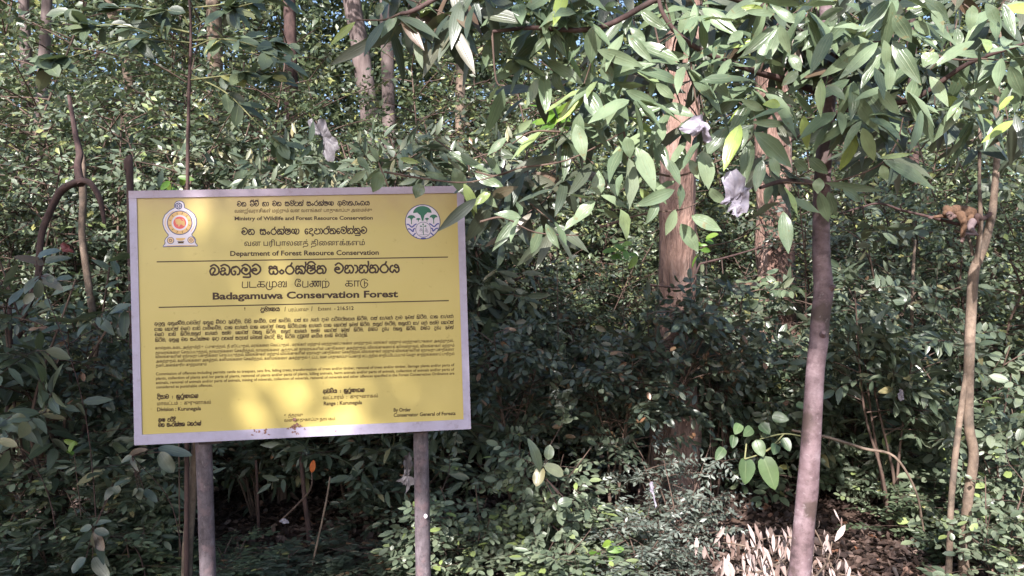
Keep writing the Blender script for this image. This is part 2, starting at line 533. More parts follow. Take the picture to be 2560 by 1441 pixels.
proto('pinnate_shrub', 'pinnate', 1.3, .55, 6, 44, 13, .3, .06, .42, seed=18, res=0, opp=True)
proto('broad_shrub', 'broad', 1.5, .5, 4, 24, 4, .22, .13, .7, shape='broad', seed=19, res=2)
proto('bare_stem_sapling', 'oval_dark', 2.0, .75, 5, 60, 9, .25, .085, .46, seed=31, res=1, low=.66)
proto('bare_stem_lance', 'lance', 2.0, .65, 4, 44, 8, .24, .125, .36, shape='lance', seed=32, res=1, low=.62)
proto('fine_tree', 'far', 6.0, 1.9, 4, 290, 10, .5, .11, .48, seed=20, res=0, low=.12)



def plant(name, key, px, Y, top, label, cat="shrub", group=None, flip=None, rz=None, wide=1.0):
    x = (px - CX) / FPX * Y
    z0 = ground_z(x, Y)
    H = CAMZ - (top - CY) / FPX * Y - z0
    st, fo, h0 = PROTO[key]
    s = H / h0
    o = thing(name, label, cat, (x, Y, z0), group)
    f = (1 if random.random() < .5 else -1) if flip is None else flip
    sw = wide * max(.75, min(1.35, s)) if s > 1 else wide * max(s, .7)
    o.scale = (f * sw, sw, s)
    o.rotation_euler = (0, 0, random.uniform(-.6, .6) if rz is None else rz)
    for nm, me in (("stems", st), ("foliage", fo)):
        c = bpy.data.objects.new(nm, me)
        COL.objects.link(c)
        c.parent = o
    return o


# ------------------------------------------------------------------ trees: trunks seen between the leaves, crowns above
def trunk_tree(name, label, pts, mat, seed, wob=.12, sides=14, crown=None, extra_top=None, flare=0.0, cat="tree", group=None):
    """pts: (px, py, width px, Y) down to the foot; the trunk is carried on above the frame to its crown"""
    P = [at(a, b, Y) for a, b, w, Y in pts]
    W = [w / FPX * Y * .5 for a, b, w, Y in pts]
    foot = np.array([P[0][0], P[0][1], ground_z(P[0][0], P[0][1])])
    if P[0][2] > foot[2] + .05:
        P = [foot - [0, 0, .05]] + P
        W = [W[0] * (1.08 + flare)] + W
    if extra_top:
        d = nrm(P[-1] - P[-2])
        P.append(P[-1] + (d * .5 + np.array([0, 0, .6])) * extra_top)
        W.append(W[-1] * .6)
    c = curve(P, 7)
    w = np.interp(np.linspace(0, 1, len(c)), np.linspace(0, 1, len(W)), W)
    o = thing(name, label, cat, foot, group)
    mb = MB()
    mb.tube(c, w, sides, wob=wob, cap=True, seed=seed)
    mb.build("trunk", M[mat], o)
    if crown:
        top = c[-1]
        n, rad, ll = crown
        lm = MB()
        cen, dr = [], []
        for k in range(9):
            a = top - np.array([0, 0, extra_top * .45 * R.random()])
            d = nrm(R.standard_normal(3) * [1, 1, .5] + [0, 0, .35])
            e = a + d * rad * R.uniform(.6, 1.0)
            lm.tube(curve([a, (a + e) / 2 + [0, 0, .1], e], 4), np.linspace(w[-1] * .6, w[-1] * .15, 9), 5)
            for q in range(n // 9):
                t = R.uniform(.25, 1.05)
                cen.append(a + (e - a) * t + R.standard_normal(3) * rad * .22)
                dr.append(d + R.standard_normal(3) * .9)
        lm.build("limbs", M[mat], o)
        cm = MB()
        sprays(cm, cen, dr, 11, .5, ll, .48, 'oval', 0)
        cm.build("crown", M['far'], o)
    return o


trunk_tree("forest_tree", "stout tree with flaky pinkish bark standing right of the sign", [(1668, 1290, 165, 5.3), (1680, 1190, 140, 5.3), (1690, 1000, 104, 5.3), (1694, 860, 92, 5.3), (1692, 600, 88, 5.3), (1702, 300, 84, 5.3), (1712, 0, 78, 5.3), (1716, -160, 74, 5.3)], 'flaky_bark', 1.0, wob=.3, sides=28, crown=(110, 1.7, .12), extra_top=1.5)
trunk_tree("forest_tree", "straight pinkish trunk between the stout flaky tree and the smooth leaning tree", [(1944, 930, 96, 7.4), (1940, 760, 90, 7.4), (1934, 520, 84, 7.4), (1930, 200, 80, 7.4), (1926, -120, 74, 7.4)], 'flaky_bark', 4.0, wob=.2, sides=22, crown=(110, 2.0, .12), extra_top=1.6)
trunk_tree("forest_tree", "pale lilac trunk rising behind the hanging leaves above the sign", [(955, 560, 50, 11.2), (930, 330, 47, 11.2), (900, 120, 46, 11.2), (872, -40, 44, 11.2), (850, -160, 42, 11.2)], 'grey_bark', 7.0, crown=(120, 2.3, .13), extra_top=2)
trunk_tree("forest_tree", "thin pinkish trunk just right of the pale lilac trunk", [(975, 520, 34, 9.5), (972, 260, 32, 9.5), (966, 60, 30, 9.5), (962, -80, 28, 9.5)], 'grey_bark', 9.0, crown=(90, 1.8, .12), extra_top=2)
trunk_tree("forest_tree", "short sunlit pinkish trunk above the top right corner of the sign", [(1150, 520, 28, 9.0), (1152, 160, 24, 9.0), (1160, 60, 22, 9.0), (1172, -60, 24, 9.0)], 'tan_bark', 12.0, crown=(90, 1.8, .12), extra_top=2)
trunk_tree("forest_tree", "dark reddish trunk hung with thin vines behind the tall undergrowth", [(728, 500, 36, 10.0), (727, 140, 32, 10.0), (722, -40, 30, 10.0), (720, -120, 28, 10.0)], 'dark_bark', 13.0, crown=(100, 2.0, .12), extra_top=2)
trunk_tree("forest_tree", "tan trunk just right of the dark slender sapling", [(540, 520, 40, 11.0), (537, 140, 35, 11.0), (532, -40, 34, 11.0), (530, -140, 32, 11.0)], 'tan_bark', 15.0, crown=(110, 2.3, .13), extra_top=2)
trunk_tree("forest_tree", "sunlit leaning tan trunk near the bright sky gap", [(330, 560, 26, 12.0), (318, 160, 24, 12.0), (275, 20, 24, 12.0), (250, -80, 22, 12.0)], 'tan_bark', 17.0, crown=(110, 2.4, .13), extra_top=2)
trunk_tree("forest_tree", "lilac grey trunk at the far left edge of the forest", [(78, 640, 30, 10.0), (70, 300, 27, 10.0), (62, 60, 25, 10.0), (56, -80, 24, 10.0)], 'grey_bark', 19.0, crown=(110, 2.2, .13), extra_top=2)
trunk_tree("forest_tree", "pinkish sunlit trunk behind the arched liana", [(92, 760, 36, 7.6), (86, 560, 34, 7.6), (96, 400, 30, 7.6), (110, 150, 26, 7.6), (120, -80, 22, 7.6)], 'grey_bark', 21.0, crown=(100, 1.8, .12), extra_top=2)
trunk_tree("forest_tree", "slim dark trunk seen through the bright leaves at right", [(2290, 700, 26, 8.5), (2284, 380, 24, 8.5), (2278, 100, 22, 8.5), (2270, -80, 20, 8.5)], 'dark_bark', 23.0, crown=(100, 2.0, .12), extra_top=2)

for lab, fx, fy, tp in (("broad crowned tree far behind the left undergrowth", -7.5, 17, 11), ("tall tree far behind the sapling left of centre", -3.5, 19, 12), ("leafy tree far behind the sign", -.5, 16, 10),
                        ("tree far behind the stout flaky trunk", 3.6, 18, 12), ("tree far behind the straight pinkish trunk", 7.0, 16, 11), ("leafy tree far behind the forked sapling", 11.0, 18, 12)):
    o = thing("forest_tree", lab, "tree", (fx, fy, ground_z(fx, fy)))
    mb = MB()
    c = curve([[fx, fy, -.1], [fx + .2, fy, tp * .4], [fx - .1, fy, tp * .8]], 6)
    mb.tube(c, np.linspace(.22, .08, len(c)), 10, wob=.1)
    mb.build("trunk", M['grey_bark'], o)
    n = 700
    cen = np.stack([fx + 2.6 * R.standard_normal(n), fy + 1.6 * R.standard_normal(n), R.uniform(2.2, tp, n)], -1)
    mb = MB()
    sprays(mb, cen, R.standard_normal((n, 3)) * [1, 1, .4], 12, .8, .19, .5, 'oval', 0)
    mb.build("crown", M['far'], o)

# ------------------------------------------------------------------ undergrowth: every shrub and sapling by itself
SH = [
    # near, in front of the dark interior
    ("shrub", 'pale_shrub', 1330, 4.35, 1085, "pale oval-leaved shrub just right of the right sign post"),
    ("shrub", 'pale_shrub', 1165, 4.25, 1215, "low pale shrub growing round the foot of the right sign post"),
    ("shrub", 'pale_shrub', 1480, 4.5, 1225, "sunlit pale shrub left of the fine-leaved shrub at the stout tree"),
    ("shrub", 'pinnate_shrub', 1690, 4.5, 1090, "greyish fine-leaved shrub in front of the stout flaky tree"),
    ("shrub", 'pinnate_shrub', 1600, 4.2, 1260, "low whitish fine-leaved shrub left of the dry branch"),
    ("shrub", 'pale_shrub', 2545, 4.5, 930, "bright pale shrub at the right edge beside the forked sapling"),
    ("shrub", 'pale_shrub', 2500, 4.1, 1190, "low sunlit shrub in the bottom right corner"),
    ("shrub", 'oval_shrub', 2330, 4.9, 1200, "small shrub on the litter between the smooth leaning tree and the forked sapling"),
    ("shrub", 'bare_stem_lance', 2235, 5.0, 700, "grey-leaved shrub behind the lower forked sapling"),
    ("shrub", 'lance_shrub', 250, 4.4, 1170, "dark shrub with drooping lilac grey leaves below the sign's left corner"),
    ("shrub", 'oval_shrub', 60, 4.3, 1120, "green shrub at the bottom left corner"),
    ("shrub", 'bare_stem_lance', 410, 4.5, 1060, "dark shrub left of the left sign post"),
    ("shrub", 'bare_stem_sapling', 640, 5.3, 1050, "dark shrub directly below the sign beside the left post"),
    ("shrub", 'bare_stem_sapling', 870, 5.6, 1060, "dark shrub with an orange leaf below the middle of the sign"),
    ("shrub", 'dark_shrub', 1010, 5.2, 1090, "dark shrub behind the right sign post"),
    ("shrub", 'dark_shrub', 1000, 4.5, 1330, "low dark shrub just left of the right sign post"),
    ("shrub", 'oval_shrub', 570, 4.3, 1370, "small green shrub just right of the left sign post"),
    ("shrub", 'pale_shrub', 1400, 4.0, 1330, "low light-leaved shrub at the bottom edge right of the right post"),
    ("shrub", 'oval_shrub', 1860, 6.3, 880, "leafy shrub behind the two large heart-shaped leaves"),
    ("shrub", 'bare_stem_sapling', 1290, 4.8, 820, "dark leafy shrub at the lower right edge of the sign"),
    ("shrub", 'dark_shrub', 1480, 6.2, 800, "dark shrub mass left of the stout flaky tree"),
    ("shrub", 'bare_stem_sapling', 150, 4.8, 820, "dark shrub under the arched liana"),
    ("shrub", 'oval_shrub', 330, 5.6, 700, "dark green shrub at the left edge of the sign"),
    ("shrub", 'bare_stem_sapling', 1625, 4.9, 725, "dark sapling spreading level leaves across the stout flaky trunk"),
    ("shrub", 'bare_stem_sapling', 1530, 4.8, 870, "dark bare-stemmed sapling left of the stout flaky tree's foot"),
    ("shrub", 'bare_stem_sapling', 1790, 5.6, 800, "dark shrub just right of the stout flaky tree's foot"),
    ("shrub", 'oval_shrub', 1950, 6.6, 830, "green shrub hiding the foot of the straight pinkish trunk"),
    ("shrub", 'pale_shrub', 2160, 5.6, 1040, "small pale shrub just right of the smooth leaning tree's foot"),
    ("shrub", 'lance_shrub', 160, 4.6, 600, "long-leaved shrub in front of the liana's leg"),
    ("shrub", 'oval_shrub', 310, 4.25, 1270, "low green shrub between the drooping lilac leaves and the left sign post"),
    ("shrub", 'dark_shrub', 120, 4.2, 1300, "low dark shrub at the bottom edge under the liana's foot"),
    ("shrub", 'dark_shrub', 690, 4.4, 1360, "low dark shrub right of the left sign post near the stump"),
    # middle
    ("sapling", 'lance_sapling', 780, 6.3, 230, "sapling with long grey green leaves above the middle of the sign"),
    ("sapling", 'lance_sapling', 1010, 6.0, 190, "sapling with long leaves above the round emblem"),
    ("sapling", 'lance_sapling', 1110, 5.6, 150, "sapling with long pale leaves at the sign's top right corner"),
    ("sapling", 'lance_sapling', 700, 5.7, 290, "sapling with long leaves close above the sign's heading"),
    ("sapling", 'lance_sapling', 890, 5.4, 330, "low sapling with long leaves just above the top rail of the sign"),
    ("sapling", 'lance_sapling', 2200, 5.8, 560, "sapling with long grey leaves under the monkey's branch"),
    ("sapling", 'lance_sapling', 600, 7.0, 160, "sapling with long leaves right of the dark slender sapling"),
    ("shrub", 'tall_pale_shrub', 330, 6.8, 200, "tall sunlit shrub above the left end of the sign"),
    ("shrub", 'tall_pale_shrub', 120, 6.6, 240, "tall shrub growing over the arched liana"),
    ("shrub", 'tall_shrub', 480, 7.2, 300, "tall shrub behind the dark slender sapling"),
    ("shrub", 'tall_pale_shrub', 690, 7.4, 330, "tall shrub hung with torn white plastic"),
    ("shrub", 'tall_pale_shrub', 900, 7.4, 300, "tall shrub above the sign between two long-leaved saplings"),
    ("shrub", 'tall_dark_shrub', 1200, 7.0, 330, "tall dark shrub at the sign's top right corner"),
    ("shrub", 'tall_shrub', 1320, 6.6, 620, "green shrub right of the sign under the hanging leaves"),
    ("shrub", 'tall_dark_shrub', 1440, 7.2, 660, "dark shrub behind the low leaves right of the sign"),
    ("shrub", 'tall_shrub', 1580, 7.6, 560, "shrub with bright yellow green leaves left of the stout flaky tree"),
    ("shrub", 'oval_shrub', 1800, 6.0, 640, "glossy green shrub between the two flaky trunks"),
    ("shrub", 'tall_shrub', 1830, 8.4, 480, "shrub behind the straight pinkish trunk"),
    ("shrub", 'tall_dark_shrub', 2080, 7.0, 420, "dark blue-green shrub behind the smooth leaning tree"),
    ("shrub", 'tall_pale_shrub', 2230, 6.6, 400, "tall shrub left of the monkey"),
    ("shrub", 'tall_shrub', 2420, 6.4, 330, "tall shrub behind the monkey"),
    ("shrub", 'tall_shrub', 2590, 6.0, 380, "tall shrub at the right edge beyond the forked sapling"),
    ("shrub", 'lance_shrub', 2120, 5.9, 700, "grey leaved shrub just right of the smooth leaning tree"),
    ("shrub", 'pale_shrub', 2450, 5.2, 820, "leafy shrub behind the forked sapling's lower stems"),  # pale leaf tint chosen to paint in the sunlight
    ("shrub", 'tall_shrub', -60, 6.2, 300, "tall shrub cut by the left edge"),
    ("sapling", 'fine_tree', 110, 7.3, -20, "slim leafy sapling in front of the far left trunks"),
    ("sapling", 'fine_tree', 390, 8.8, 0, "slim leafy sapling left of the dark slender sapling"),
    ("sapling", 'fine_tree', 620, 8.7, 60, "slim leafy sapling between the slender sapling and the vine-hung trunk"),
    ("sapling", 'fine_tree', 1110, 8.6, 130, "slim leafy sapling below the short sunlit trunk"),
    ("sapling", 'fine_tree', 1390, 8.2, 200, "slim leafy sapling right of the sign behind the hanging leaves"),
    ("sapling", 'fine_tree', 2180, 8.4, 160, "slim leafy sapling between the smooth leaning tree and the monkey"),
    # back
    ("sapling", 'fine_tree', 60, 9.6, -60, "leafy young tree at the far left"),
    ("sapling", 'fine_tree', 270, 10.2, 40, "leafy young tree behind the sunlit left shrub"),
    ("sapling", 'fine_tree', 480, 9.8, 60, "leafy young tree behind the slender sapling"),
    ("sapling", 'fine_tree', 680, 10.6, 20, "leafy young tree behind the dark vine-hung trunk"),
    ("sapling", 'fine_tree', 860, 9.6, 180, "leafy young tree in front of the pale lilac trunk"),
    ("sapling", 'fine_tree', 1060, 10.4, 90, "leafy young tree behind the long-leaved saplings"),
    ("sapling", 'fine_tree', 1260, 10.0, 30, "leafy young tree above the sign's right corner"),
    ("sapling", 'fine_tree', 1460, 9.4, 120, "leafy young tree behind the cinnamon leaves"),
    ("sapling", 'fine_tree', 1600, 9.8, 300, "leafy young tree seen left of the stout flaky trunk"),
    ("sapling", 'fine_tree', 1830, 10.5, 150, "leafy young tree between and behind the two flaky trunks"),
    ("sapling", 'fine_tree', 2080, 10.0, 200, "leafy young tree behind the smooth leaning trunk"),
    ("sapling", 'fine_tree', 2300, 9.6, 120, "leafy young tree above the monkey"),
    ("sapling", 'fine_tree', 2520, 9.4, 80, "leafy young tree at the far right"),
]
for nm, key, px, Y, top, lab in SH:
    plant(nm, key, px, Y, top, lab, cat=nm)

# dense far undergrowth that reads as one mass
mb = MB()
n = 36000
Y = R.uniform(11.5, 23, n)
X = (R.random(n) * 2 - 1) * (Y * .8 + .5)
Z = np.array([ground_z(a, b) for a, b in zip(X, Y)]) + np.where(R.random(n) < .3, 3.8 * R.random(n), 12.5 * R.random(n))
gap = (np.abs(X - 1.9 * Y / 10) < .5) & (Z < 1.6) & (Y < 14)
X, Y, Z = X[~gap], Y[~gap], Z[~gap]
sprays(mb, np.stack([X, Y, Z], -1), R.standard_normal((len(X), 3)) * [1, .6, .4], 10, .6, .18, .52, 'oval', 0)
o = mb.build("far_undergrowth", M['far'])
tag(o, "dense green undergrowth far back among the trunks", kind="stuff")


# ------------------------------------------------------------------ signboard
SO = at(322, 478, 1) * 0
SO = np.array([-1.71827, 3.33969, CAMZ + .43495])
SX = nrm(np.array([0.99551, 0.10108, 0.02941]))
SY = np.array([-.04001, -.02431, -.99784])
SY = nrm(SY - SX * (SX @ SY))
SNORM = nrm(np.cross(SY, SX))
if SNORM[1] > 0:
    SNORM = -SNORM
SW, SHT = 1.5, 1.5 / 1.32


def s3(u, v, h=0.0):
    return SO + SX * u + SY * v + SNORM * h


def suv(px, py):
    d = at(px, py, 1.0) - np.array([0, 0, CAMZ])
    o = np.array([0, 0, CAMZ]) - SO
    t = -(o @ SNORM) / (d @ SNORM)
    p = o + d * t
    return np.array([p @ SX, p @ SY])


def sbox(mb, u0, v0, u1, v1, h0, h1, m=0):
    c = [s3(u, v, h) for h in (h0, h1) for u, v in ((u0, v0), (u1, v0), (u1, v1), (u0, v1))]
    mb.add(c, [(0, 1, 2, 3), (4, 7, 6, 5), (0, 4, 5, 1), (1, 5, 6, 2), (2, 6, 7, 3), (3, 7, 4, 0)], None, m)


def sign_mats():
    m, t, b = nodes("yellow_painted_sheet")
    tc = N(t, "ShaderNodeTexCoord")
    n1 = N(t, "ShaderNodeTexNoise", Scale=2.2, Detail=4.0)
    n2 = N(t, "ShaderNodeTexNoise", Scale=26.0, Detail=6.0, Roughness=.7)
    t.links.new(tc.outputs["Object"], n1.inputs[0]); t.links.new(tc.outputs["Object"], n2.inputs[0])
    c = ramp(t, n1.outputs["Fac"], [(.3, (.54, .42, .125)), (.7, (.61, .48, .165))])
    g = ramp(t, n2.outputs["Fac"], [(.62, (1, 1, 1)), (.70, (.72, .66, .6)), (.76, (.45, .36, .28))])
    c = mix(t, .55, c, g, 'MULTIPLY')
    # browner towards the top edge, broken up by noise
    sp = N(t, "ShaderNodeSeparateXYZ"); t.links.new(tc.outputs["Object"], sp.inputs[0])
    mr = N(t, "ShaderNodeMapRange"); t.links.new(sp.outputs[2], mr.inputs[0])
    mr.inputs[1].default_value, mr.inputs[2].default_value = float(SO[2] - .16 + SIGN_DZ), float(SO[2] - .02 + SIGN_DZ)
    n3 = N(t, "ShaderNodeTexNoise", Scale=9.0, Detail=5.0); t.links.new(tc.outputs["Object"], n3.inputs[0])
    mu = N(t, "ShaderNodeMath", operation='MULTIPLY'); t.links.new(mr.outputs[0], mu.inputs[0]); t.links.new(n3.outputs["Fac"], mu.inputs[1])
    c = mix(t, mu.outputs[0], c, (.4, .25, .13))
    t.links.new(c, b.inputs["Base Color"])
    b.inputs["Roughness"].default_value = .3
    b.inputs["Specular IOR Level"].default_value = .45
    bp = N(t, "ShaderNodeBump", Strength=.12, Distance=.03)
    t.links.new(n1.outputs["Fac"], bp.inputs["Height"]); t.links.new(bp.outputs[0], b.inputs["Normal"])
    M['yellow'] = m
    m, t, b = nodes("weathered_white_frame")
    tc = N(t, "ShaderNodeTexCoord")
    n1 = N(t, "ShaderNodeTexNoise", Scale=18.0, Detail=7.0, Roughness=.75)
    t.links.new(tc.outputs["Object"], n1.inputs[0])
    c = ramp(t, n1.outputs["Fac"], [(.3, (.29, .24, .29)), (.42, (.44, .385, .5)), (.6, (.48, .43, .56))])
    sp = N(t, "ShaderNodeSeparateXYZ"); t.links.new(tc.outputs["Object"], sp.inputs[0])
    mr = N(t, "ShaderNodeMapRange"); t.links.new(sp.outputs[2], mr.inputs[0])
    mr.inputs[1].default_value, mr.inputs[2].default_value = float(SO[2] - .06 + SIGN_DZ), float(SO[2] - .01 + SIGN_DZ)
    mu = N(t, "ShaderNodeMath", operation='MULTIPLY'); t.links.new(mr.outputs[0], mu.inputs[0]); mu.inputs[1].default_value = .4
    c = mix(t, mu.outputs[0], c, (.42, .27, .27))
    t.links.new(c, b.inputs["Base Color"])
    b.inputs["Roughness"].default_value = .55
    M['frame'] = m
    M['post'] = bark_mat("weathered_post_paint", [(.035, .026, .027), (.1, .078, .088), (.15, .12, .135), (.27, .225, .25)], scale=20, stretch=(1, 1, .35), bump=.35, dist=.006, specks=(.3, .26, .27), spots=(.17, .12, .13), rough=.75)
    M['ink'] = plain("dark_brown_print", (.045, .018, .006), .45, .4)
    M['ink_light'] = plain("faded_brown_print", (.085, .042, .01), .5, .4)
    M['print_white'] = plain("printed_white", (.74, .66, .74), .4, .4)
    M['print_navy'] = plain("printed_navy", (.07, .07, .17), .4, .4)
    M['print_blue'] = plain("printed_blue", (.06, .07, .32), .4, .4)
    M['print_green'] = plain("printed_green", (.02, .15, .085), .4, .4)
    M['print_red'] = plain("printed_red", (.72, .12, .11), .4, .4)
    M['print_gold'] = plain("printed_gold", (.74, .45, .17), .4, .4)
    M['print_pale'] = plain("printed_pale_orange", (.76, .5, .3), .4, .4)
    M['back'] = plain("rusty_steel_and_shade", (.06, .04, .045), .6, .3, (.035, .022, .022), 12)
    M['mud'] = plain("dried_mud", (.16, .08, .06), .9, .1, (.36, .2, .17), 60)


# Sinhala drawn as strokes (x-height 1): advance and lines
BOW = [(.38, .86), (.75, .93), (1.0, .5), (.88, .06), (.68, .0)]
SI = {
    'ව': (1.05, [[(.12, 1.0), (.5, 1.25), (.92, .85), (.9, .35), (.5, 0), (.1, .28), (.12, .6), (.38, .74), (.56, .5), (.15, .46)]]),
    'ර': (1.05, [[(.74, 1.35), (.58, 1.02), (.3, .9), (.07, .45), (.3, .03), (.7, .03), (.93, .45), (.72, .9), (.52, 1.0)]]),
    'න': (1.12, [[(.1, .62), (.2, .92), (.42, .9), (.38, .62), (.12, .42), (.12, .1), (.4, 0), (.6, .2), (.56, .36)], BOW]),
    'ත': (1.12, [[(.1, .68), (.2, .92), (.4, .88), (.36, .64), (.1, .46), (.1, .1), (.4, 0), (.68, .2), (.6, .55), (.3, .6)], BOW]),
    'ක': (1.2, [[(.08, .62), (.2, .92), (.42, .88), (.36, .62), (.1, .46), (.1, .1), (.3, 0), (.48, .26), (.62, 0), (.76, .22), (.62, .5), (.36, .62)], [(.4, .88), (.8, .93), (1.08, .5), (.94, .03), (.78, .0)]]),
    'ග': (1.1, [[(.55, .95), (.25, .9), (.07, .5), (.2, .04), (.45, .02), (.52, .35), (.36, .45)], [(.3, .84), (.62, 1.0), (.96, .6), (.9, .1), (.7, 0)]]),
    'ම': (1.05, [[(.1, 1.05), (.5, 1.25), (.93, .85), (.92, .3), (.5, 0), (.08, .3), (.1, .65), (.3, .84), (.46, .7), (.4, .5), (.56, .46), (.62, .66), (.48, .74)]]),
    'ස': (1.1, [[(.05, .72), (.1, .92), (.3, .95), (.46, .8), (.64, .97), (.86, .84)], [(.05, .7), (.9, .68)], [(.18, .68), (.06, .35), (.2, .02), (.44, .04), (.5, .36), (.56, .04), (.8, 0), (.96, .32), (.78, .66)]]),
    'ං': (.6, [[(.26, .5), (.05, .26), (.26, .02), (.48, .26), (.26, .5)]]),
    'ෂ': (1.05, [[(.12, .7), (.2, .97), (.4, .95), (.5, .74), (.62, .95), (.84, .93), (.88, .72)], [(.1, .66), (.9, .66)], [(.16, .64), (.06, .3), (.3, .02), (.7, .02), (.95, .3), (.82, .64)], [(.75, .5), (.4, .32)]]),
    'ණ': (1.4, [[(.4, .42), (.55, .52), (.5, .22), (.22, .18), (.07, .52), (.22, .93), (.5, .76), (.72, .97), (.86, .7), (.7, .05)], [(.5, .76), (.56, .3), (.72, .02), (1.1, .12), (1.24, .6), (1.06, .96)]]),
    'අ': (1.1, [[(.5, .62), (.28, .66), (.07, .4), (.22, .05), (.5, .2), (.6, .62), (.58, -.34)], [(.55, .2), (.9, .1), (1.02, .55), (.75, .93), (.2, .95)]]),
    'ය': (1.1, [[(.38, .86), (.16, .74), (.07, .25), (.34, 0), (.55, .32), (.76, 0), (1.02, .2), (.96, .72), (.72, .96), (.55, .78), (.72, .58), (.96, .62)]]),
    'ද': (.85, [[(.1, .86), (.46, 1.0), (.62, .74), (.2, .5), (.08, .2), (.4, 0), (.62, -.02), (.72, -.22), (.5, -.36)]]),
    'බ': (1.08, [[(.12, 1.05), (.52, 1.25), (.94, .82), (.94, .25), (.6, 0), (.36, .16), (.56, .5), (.55, .78), (.3, .85), (.07, .5), (.18, .06), (.35, .0)]]),
    'ඩ': (1.08, [[(.1, 1.08), (.5, 1.25), (.96, .9), (.94, .15), (.66, 0), (.52, .26), (.36, 0), (.1, .1), (.12, .44), (.48, .5), (.52, .74), (.3, .86), (.12, .7)]]),
    'ට': (1.05, [[(.15, 1.0), (.5, 1.25), (.93, .8), (.9, .25), (.5, 0), (.1, .28), (.16, .72), (.5, .68)]]),
    'ල': (1.1, [[(.44, .42), (.3, .3), (.1, .5), (.28, .84), (.58, .76), (.6, .28), (.34, .0), (.07, .2)], [(.58, .8), (.95, .9), (1.02, .4), (.78, 0), (.55, .03)]]),
    'ඉ': (.95, [[(.1, .9), (.46, 1.0), (.68, .76), (.4, .6), (.12, .4), (.36, .04), (.78, .1), (.86, .42), (.6, .4), (.62, -.3)]]),
    'එ': (1.05, [[(.15, .95), (.5, 1.22), (.93, .8), (.9, .25), (.5, 0), (.1, .28), (.2, .8)], [(.3, .62), (.7, .62)]]),
    'ප': (1.02, [[(.16, .95), (.42, .92), (.4, .64), (.1, .55), (.08, .15), (.5, -.02), (.92, .18), (.94, .65), (.68, .95)]]),
    'හ': (1.12, [[(.08, .66), (.2, .92), (.42, .84), (.12, .5), (.1, .08), (.4, .03), (.52, .4), (.34, .46)], BOW]),
    'ජ': (1.05, [[(.15, .9), (.4, 1.2), (.9, .95), (.92, .3), (.5, 0), (.1, .25), (.3, .55), (.66, .4)]]),
    'ා': (.42, [[(0, .94), (.26, .82), (.32, .3), (.1, 0)]]),
    'ෙ': (.66, [[(.52, .86), (.22, .92), (.05, .5), (.2, .05), (.46, .08), (.44, .4), (.12, .42)]]),
    'ැ': (.5, [[(.02, .92), (.32, .66), (.1, .38), (.34, .0)]]),
    ',': (.4, [[(.14, .12), (.1, -.2)]]), '.': (.4, [[(.12, .08), (.2, .02)]]), ':': (.6, [[(.26, .62), (.28, .52)], [(.26, .2), (.28, .1)]]), '/': (.6, [[(.08, -.15), (.5, 1.2)]]), '-': (.6, [[(.1, .4), (.45, .4)]]), ' ': (.75, []),
}
for a, b in (('ශ', 'ග'), ('ළ', 'ල'), ('ඛ', 'බ'), ('ඥ', 'ද'), ('ඳ', 'ද'), ('ඬ', 'ඩ'), ('ආ', 'අ'), ('ඇ', 'අ'), ('ෑ', 'ැ')):
    SI[a] = SI[b]
OVER = {  # signs set on the letter before: drawn in that letter's box of width w
    'ි': lambda w: [[(.1 * w, 1.12), (.3 * w, 1.42), (.65 * w, 1.42), (.9 * w, 1.1)]],
    'ී': lambda w: [[(.1 * w, 1.12), (.3 * w, 1.42), (.65 * w, 1.42), (.9 * w, 1.1)], [(.75 * w, 1.3), (.82 * w, 1.55)]],
    'ු': lambda w: [[(.86 * w, .1), (.86 * w, -.32), (.2 * w, -.32)]],
    'ූ': lambda w: [[(.86 * w, .1), (.86 * w, -.32), (.2 * w, -.32)]],
    '්': lambda w: [[(.86 * w, .7), (.95 * w, 1.05), (.93 * w, 1.42)]],
}
